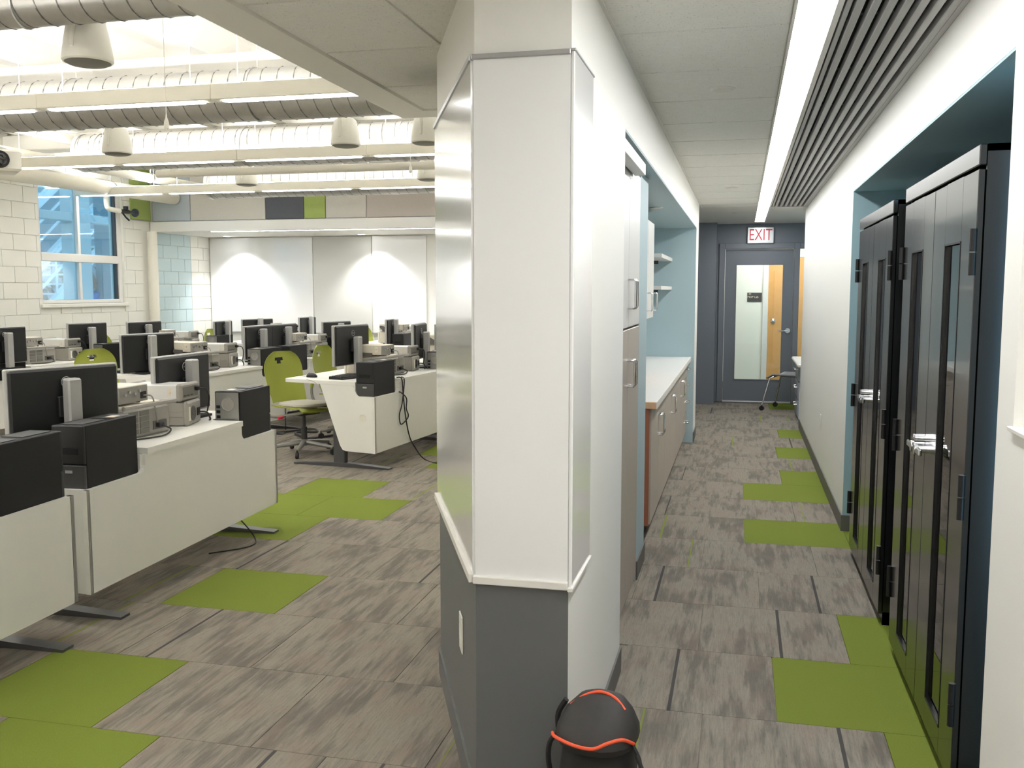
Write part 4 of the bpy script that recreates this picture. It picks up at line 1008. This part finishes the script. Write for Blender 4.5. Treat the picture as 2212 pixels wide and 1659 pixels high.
# ----------------------------------------------------------------- task chairs
def chair():
    t = bpy.data.objects.new('task_chair', None); C.objects.link(t); t.empty_display_size = .05
    def back(u, v):
        s = (u - .5) * 2; w = .235 * (.86 + .20 * v) * sqrt(max(.02, 1 - max(0, (v - .52) / .52) ** 2.4)) if v > .52 else .235 * (.86 + .20 * v)
        x = -.235 - .10 * v + .055 * s * s - .02 * sin(pi * v)
        return (x, s * w, .475 + .465 * v), Vector((-1, -.35 * s, -.2)).normalized()
    MB().shell(back, 16, 16, .009, lambda i, j: j in (12, 13) and 6 <= i <= 9 and not (j == 12 and i in (6, 9))).build('backrest', M['green'], t, True)
    def seat(u, v):
        s = (u - .5) * 2; x = .235 - .45 * v; w = .225 * (1 - .12 * max(0, v - .6) / .4)
        return (x, s * w, .445 + .012 * s * s - (.03 * (1 - v / .15) ** 2 if v < .15 else 0)), (0, 0, -1)
    MB().shell(seat, 10, 10, .012).build('seat', M['green'], t, True)
    loft([super_ring(.01, 0, a, b, z, 20, 3.2) for z, a, b in ((.446, .20, .19), (.462, .215, .205), (.478, .205, .195), (.484, .17, .16))]).build('seat_pad', M['cush'], t, True)
    for s in (-1, 1):
        f = MB().tube([(-.27, .19 * s, .60), (-.29, .215 * s, .54), (-.285, .225 * s, .44), (-.24, .225 * s, .37), (-.12, .20 * s, .355), (.12, .17 * s, .40), (.19, .16 * s, .425)], .015, 8, 4).build('side_frame', M['frame'], t, True)
        MB().tube([(-.268, .188 * s, .635), (-.287, .212 * s, .565), (-.291, .22 * s, .52)], .019, 8).build('frame_sleeve', M['green'], f, True)
    MB().box((-.10, -.12, .365), (.10, .12, .395), .01).build('seat_plate', M['darkgrey'], t)
    kb = MB().tube([(-.02, -.10, .375), (-.02, -.24, .36)], .006, 6).build('tilt_lever', M['darkgrey'], t)
    MB().cyl((-.02, -.24, .36), (-.02, -.285, .357), .014, n=10).build('lever_grip', M['red'], kb, True)['label'] = 'red lever grip'
    MB().cyl((0, 0, .12), (0, 0, .25), .028, n=14).cyl((0, 0, .25), (0, 0, .37), .016, n=12).build('gas_lift', M['darkgrey'], t, True)
    MB().cyl((0, 0, .075), (0, 0, .135), .04, .034, n=14).build('hub', M['frame'], t, True)
    for i in range(5):
        a = 2 * pi * i / 5 + .3; c, s = cos(a), sin(a)
        l = MB().tube([(.03 * c, .03 * s, .105), (.30 * c, .30 * s, .072)], [.026, .015], 8).build('leg', M['frame'], t, True)
        MB().cyl((.30 * c - .012 * s, .30 * s + .012 * c, .028), (.30 * c + .012 * s, .30 * s - .012 * c, .028), .028, n=12).cyl((.30 * c, .30 * s, .05), (.30 * c, .30 * s, .075), .008, n=6).build('caster', M['rubber'], l, True)
    return t
CH = [(-3.92, 8.02, -22, 'green task chair at the pointed end of the dangling cables desk'),
      (-5.86, 7.92, -20, 'green task chair behind the mouse on the first middle-row desk'),
      (-8.12, 9.18, -12, 'green task chair at the left edge behind the window-row instruments'),
      (-7.95, 10.8, -10, 'green task chair showing its hand hole between two window-row monitors'),
      (-6.05, 9.45, -5, 'green task chair peeking out behind instruments on the first middle-row desk'),
      (-7.30, 12.55, 0, 'green task chair back by the far left corner before the whiteboard'),
      (-5.50, 11.15, 10, 'green task chair seen beyond the far end of the second middle-row desk'),
      (-5.62, 14.0, -25, 'green task chair by the last middle-row desk before the bright whiteboard'),
      (-3.95, 9.10, -5, 'green task chair glimpsed under the monitor of the dangling cables desk'),
      (-3.80, 4.88, 10, 'green task chair mostly hidden behind the large foreground monitor'),
      (-7.92, 11.92, 5, 'green task chair at the second window-row desk beside a grey monitor edge')]
cf = None
for x, y, a, lab in CH:
    if cf is None: cf = o = tag(chair(), lab, 'chair', 'green task chairs in the lab'); o.location = (x, y, 0); o.rotation_euler = (0, 0, radians(a))
    else: dup(cf, (x, y, 0), radians(a), lab)
# ================================================================= LAB CEILING EQUIPMENT
def pendant():
    t = bpy.data.objects.new('pendant_lamp', None); C.objects.link(t); t.empty_display_size = .05
    MB().box((-.678, -.05, .004), (.678, .05, .11), .006).build('housing', M['lampw'], t)
    n = 8; e = [(.575 + .035 * sin(pi * i / n), .038 * cos(pi * i / n)) for i in range(n + 1)]
    pts = e + [(-x, y) for x, y in e[::-1]]
    MB().prism(pts, 2, -.003, .006).build('lens', M['lens_room'], t)
    MB().box((-.60, -.035, .108), (.60, .035, .113)).build('upper_lens', M['lens_up'], t)
    for x in (-.5, .5): MB().tube([(x, 0, .11), (x, 0, .60)], .003, 5).build('hanger', M['lampw'], t)
    return t
ROWS = [(.5, 'behind the camera'), (3.2, 'above the foreground desk'), (5.88, 'in the nearest visible lamp row'), (8.60, 'in the middle lamp row'), (11.28, 'in the farthest lamp row')]
CW = ['first', 'second', 'third', 'fourth', 'fifth']
pf = None
for y, ph in ROWS[2:] + ROWS[:2]:
    for i in range(5):
        x = -8.0 + 1.36 * i - (.02 if y > 11 else 0.18 - .18)
        if y < 4 and i < 1: continue
        x = -8.22 + 1.355 * i if y < 11 else -8.10 + 1.345 * i
        lab = f'white linear pendant lamp, {CW[i]} from the window wall {ph}'
        if pf is None: pf = o = tag(pendant(), lab, 'lamp', 'white linear pendant lamps of the lab'); o.location = (x, y, 2.773)
        else: dup(pf, (x, y, 2.773), 0, lab)

def duct(x0, x1, y, z, r, lab, caps=True):
    t = thing('air_duct', lab, 'duct', (x0, y, z), group='round spiral air ducts of the lab'); L = x1 - x0
    MB().cyl((0, 0, 0), (L, 0, 0), r, n=28).build('duct_body', M['duct'], t, True)
    pts = []; turns = L / .13; n = int(turns * 14)
    for i in range(n + 1):
        a = 2 * pi * i / 14; pts.append((L * i / n, (r + .001) * cos(a), (r + .001) * sin(a)))
    MB().tube(pts, .0045, 4).build('spiral_seam', M['seam'], t)
    k = int(L / 1.5)
    for i in range(k + 1):
        xx = .25 + (L - .5) * i / max(1, k)
        h = MB().tube([(xx, (r + .004) * cos(a), (r + .004) * sin(a)) for a in [2 * pi * j / 20 for j in range(20)]], .007, 5, closed=True).build('band', M['steel'], t, True)
        MB().tube([(xx, 0, r), (xx, 0, 3.6 - z)], .004, 5).build('hanger_rod', M['pipe'], h)
    if caps:
        MB().cyl((-.02, 0, 0), (.03, 0, 0), r + .008, n=28).build('end_cap', M['steel'], t, True)
    return t
duct(-7.2, -1.72, 4.33, 2.97, .105, 'dark spiral air duct crossing the top left corner')
duct(-8.4, -1.72, 6.55, 2.95, .188, 'thick grey spiral air duct behind the nearest lamp row')
duct(-6.84, -1.30, 8.93, 2.96, .188, 'pale spiral air duct with a closed end behind the middle lamp row')
duct(-7.0, -1.30, 11.72, 2.93, .188, 'spiral air duct behind the farthest lamp row near the felt panels')

def speaker():
    t = bpy.data.objects.new('pendant_speaker', None); C.objects.link(t); t.empty_display_size = .05
    MB().lathe([(.02, .245), (.075, .24), (.098, .22), (.118, .12), (.132, .03), (.132, .012), (.124, .004)], n=28).build('housing', M['spk'], t, True)
    MB().lathe([(.122, .006), (.10, -.006), (.05, -.014), (.002, -.016)], n=28).build('grille', M['spkg'], t, True)
    MB().box((-.012, -.135, .06), (.012, -.098, .24), .006).build('rib', M['spk'], t)
    MB().tube([(0, 0, .24), (0, 0, .86)], .003, 5).build('hang_cable', M['spk'], t)
    MB().tube([(0, 0, .243), (.02, 0, .268), (0, 0, .285), (-.02, 0, .268), (0, 0, .243)], .004, 5).build('hook', M['steel'], t)
    return t
sf = None
for x, y, z, lab in ((-3.46, 4.58, 2.73, 'large white pendant speaker with a grey grille below the top left duct'), (-5.55, 7.70, 2.74, 'white bell-shaped pendant speaker at left between lamp rows'),
                     (-3.44, 7.98, 2.78, 'white bell-shaped pendant speaker in the middle between lamp rows'), (-2.70, 8.0, 2.78, 'white pendant speaker next to the column between lamp rows'),
                     (-5.88, 10.62, 2.78, 'distant white pendant speaker left of the lab centre'), (-3.56, 10.62, 2.78, 'distant white pendant speaker next to the column')):
    if sf is None: sf = o = tag(speaker(), lab, 'speaker', 'white pendant speakers of the lab'); o.location = (x, y, z)
    else: dup(sf, (x, y, z), 0, lab)
def hang(x, y, z, lab):
    t = thing('hanging_microphone', lab, 'microphone', (x, y, z), group='hanging white sensors')
    MB().lathe([(.004, -.028), (.013, -.02), (.015, .0), (.012, .02), (.005, .04), (.003, .06)], n=12).build('capsule', M['spk'], t, True)
    MB().tube([(0, 0, .05), (0, 0, 3.6 - z)], .0022, 5).build('cord', M['spk'], t)
hang(-3.29, 5.03, 2.475, 'small white capsule hanging on a cord before the thick grey duct')
hang(-2.95, 8.3, 2.60, 'small white capsule hanging on a cord near the column')
# projector
pj = thing('projector', 'white ceiling projector with a black lens at the left frame edge', 'projector', (-4.52, 4.98, 2.30), radians(48))
MB().box((-.19, -.13, -.065), (.19, .13, .065), .014).build('case', M['spk'], pj)
ln = MB().cyl((.07, -.128, 0), (.07, -.142, 0), .052, n=24).build('lens_ring', M['black'], pj, True)
MB().lathe([(.002, .012), (.02, .010), (.036, .003), (.04, 0)], n=20).shear(lambda p: Vector((p.x + .07, -.141 - p.z * .6, p.y))).build('lens_glass', M['bluelens'], ln, True)
MB().box((-.17, -.132, -.02), (-.05, -.129, .03)).build('air_vent', M['spkg'], pj)
MB().tube([(0, 0, .09), (0, 0, 1.3)], .022, 10).build('mount_pole', M['pipe'], pj, True)
MB().box((-.07, -.07, .066), (.07, .07, .10), .008).build('mount_plate', M['steel'], pj)
for s in (-1, 1): MB().tube([(.06 * s, 0, .10), (.15 * s, .02, .072)], .009, 6).build('mount_arm', M['steel'], pj)
# pipes
def pipe(pts, r, lab, smooth=0):
    t = thing('ceiling_pipe', lab, 'pipe', (0, 0, 0))
    MB().tube(pts, r, 14, smooth).build('pipe_run', M['pipe'], t, True)
    a, b = Vector(pts[0]), Vector(pts[-1])
    for f in (.15, .5, .85):
        p = a.lerp(b, f)
        if smooth: continue
        h = MB().tube([(p.x, p.y, p.z + r), (p.x, p.y, 3.6)], .006, 5).build('hanger_rod', M['pipe'], t)
        d = (b - a).normalized(); MB().cyl(p - d * .02, p + d * .02, r + .006, n=14).build('clamp', M['steel'], h, True)
    return t
pipe([(-8.33, 3, 2.84), (-8.30, 12.82, 2.88)], .095, 'thick white insulated pipe running past the window top')
pipe([(-7.75, 3, 2.98), (-7.70, 12.85, 3.0)], .06, 'slimmer white pipe parallel to the insulated pipe')
pipe([(-7.05, 2.5, 3.12), (-7.05, 9.5, 3.12)], .05, 'bright white conduit running towards the pale duct end')
pipe([(-6.6, 10.2, 3.4), (-6.6, 10.2, 2.96), (-6.55, 10.2, 2.90), (-6.4, 10.2, 2.89), (-1.3, 10.2, 2.89)], .045, 'white sprinkler pipe with an elbow crossing before the farthest lamps', 3)
pipe([(-8.55, 11.58, 2.86), (-8.55, 11.58, 2.68), (-8.55, 11.62, 2.635), (-8.55, 11.70, 2.625), (-8.55, 11.86, 2.62)], .035, 'bent cream pipe turning sideways in front of the window', 4)
bd = thing('black_valve', 'small black valve fitting at the end of the bent cream pipe', 'valve', (-8.55, 11.90, 2.62))
MB().cyl((0, -.05, 0), (0, .16, 0), .03, n=12).build('valve_body', M['black'], bd, True)
MB().cyl((0, .16, 0), (0, .30, 0), .022, n=10).cyl((0, .30, -.0), (0, .325, 0), .06, n=12).build('flange', M['darkgrey'], bd, True)
MB().cyl((0, .10, .03), (0, .10, .075), .035, n=12).build('cap', M['black'], bd, True)
MB().tube([(0, .02, -.02), (.01, .08, -.08), (.02, .14, -.12)], .012, 6).build('lever', M['black'], bd, True)
bt = thing('beam_clamp', 'small beam clamp fitting under the cross beam near the top', 'clamp', (-2.58, 6.88, 3.17))
MB().box((-.03, -.03, -.05), (.03, .03, .012), .006).build('body', M['pipe'], bt)
MB().tube([(.03, 0, -.02), (.06, 0, -.02), (.075, 0, -.05)], .012, 8).build('nozzle', M['brown'], bt, True)
vp = thing('wall_pipe', 'vertical white pipe beside the light blue block wall', 'pipe', (-8.62, 12.70, 0))
MB().cyl((0, 0, 0), (0, 0, 2.38), .075, n=18).build('pipe_run', M['pipe'], vp, True)
MB().cyl((0, 0, 1.2), (0, 0, 1.24), .08, n=18).build('coupling', M['pipe'], vp, True)
# felt panels over the back soffit
def felt(a, b, m, lab):
    t = thing('felt_panel', lab, 'panel', (0, 12.897, 0), group='felt acoustic panels above the back soffit')
    MB().box((a + .004, -.028, 2.545), (b - .004, 0, 3.30), .005).build('felt', M[m], t)
    MB().box((a + .004, -.006, 2.533), (b - .004, 0, 2.545)).build('track', M['rail'], t)
felt(-8.715, -8.07, 'felt2', 'blue grey felt panel in the left corner above the back soffit')
felt(-8.07, -6.835, 'felt1', 'wide light grey felt panel left of the charcoal one')
felt(-6.835, -6.22, 'felt3', 'charcoal felt panel above the back soffit')
felt(-6.22, -5.88, 'mint', 'narrow green felt panel right of the charcoal one')
felt(-5.88, -5.25, 'felt1', 'light beige felt panel right of the narrow green one')
felt(-5.25, -4.00, 'felt4', 'wide taupe felt panel next to the column')
gp = thing('felt_panel', 'green felt panel on the window wall beside the black valve', 'panel', (-8.72, 0, 0), group='felt acoustic panels above the back soffit')
MB().box((0, 12.33, 2.545), (.028, 12.80, 3.30), .005).build('felt', M['mint'], gp)
MB().box((0, 12.33, 2.533), (.006, 12.80, 2.545)).build('track', M['rail'], gp)
# whiteboards on the back wall
def wb_(a, b, m, lab):
    t = thing('whiteboard', lab, 'whiteboard', (0, 14.446, 0), group='boards on the back wall')
    MB().box((a, -.02, .82), (b, 0, 2.37), .002).build('board_panel', M[m], t)
    MB().box((a, -.05, .80), (b, 0, .82), .002).build('marker_tray', M['rail'], t)
wb_(-8.70, -6.84, 'board', 'wide white board at the left of the back wall')
wb_(-6.82, -5.81, 'screen', 'greyer matte board between the two white boards')
wb_(-5.79, -4.88, 'board', 'narrower white board at the right of the back wall')
# linear lamp and downlights in the back soffit
lt = thing('linear_downlight', 'thin recessed line lamp along the back soffit edge', 'light', (0, 12.95, 2.385))
for i in range(6):
    MB().box((-7.76 + .9 * i, -.035, -.004), (-6.88 + .9 * i, .035, .002)).build('lens', M['lens_spot'], lt)
MB().box((-7.80, -.045, -.003), (-2.3, -.035, .002)).box((-7.80, .035, -.003), (-2.3, .045, .002)).build('frame', M['trim'], lt)
for i, x in enumerate((-8.2, -5.85, -3.6)):
    t = thing('downlight', ['bright round downlight above the wide white board', 'bright round downlight above the narrower white board', 'round downlight hidden by the column over the back wall'][i], 'light', (x, 14.12, 2.385), group='round downlights in the back soffit')
    MB().lathe([(.055, -.002), (.075, -.006), (.08, 0)], n=20).build('rim', M['trim'], t, True)
    MB().lathe([(.002, -.0045), (.054, -.004), (.056, -.001)], n=20).build('lens', M['lens_spot'], t, True)
    spot('downlight_beam', (x + .15, 14.05, 2.33), 38, 105, .7, (radians(8), 0, 0), .05)
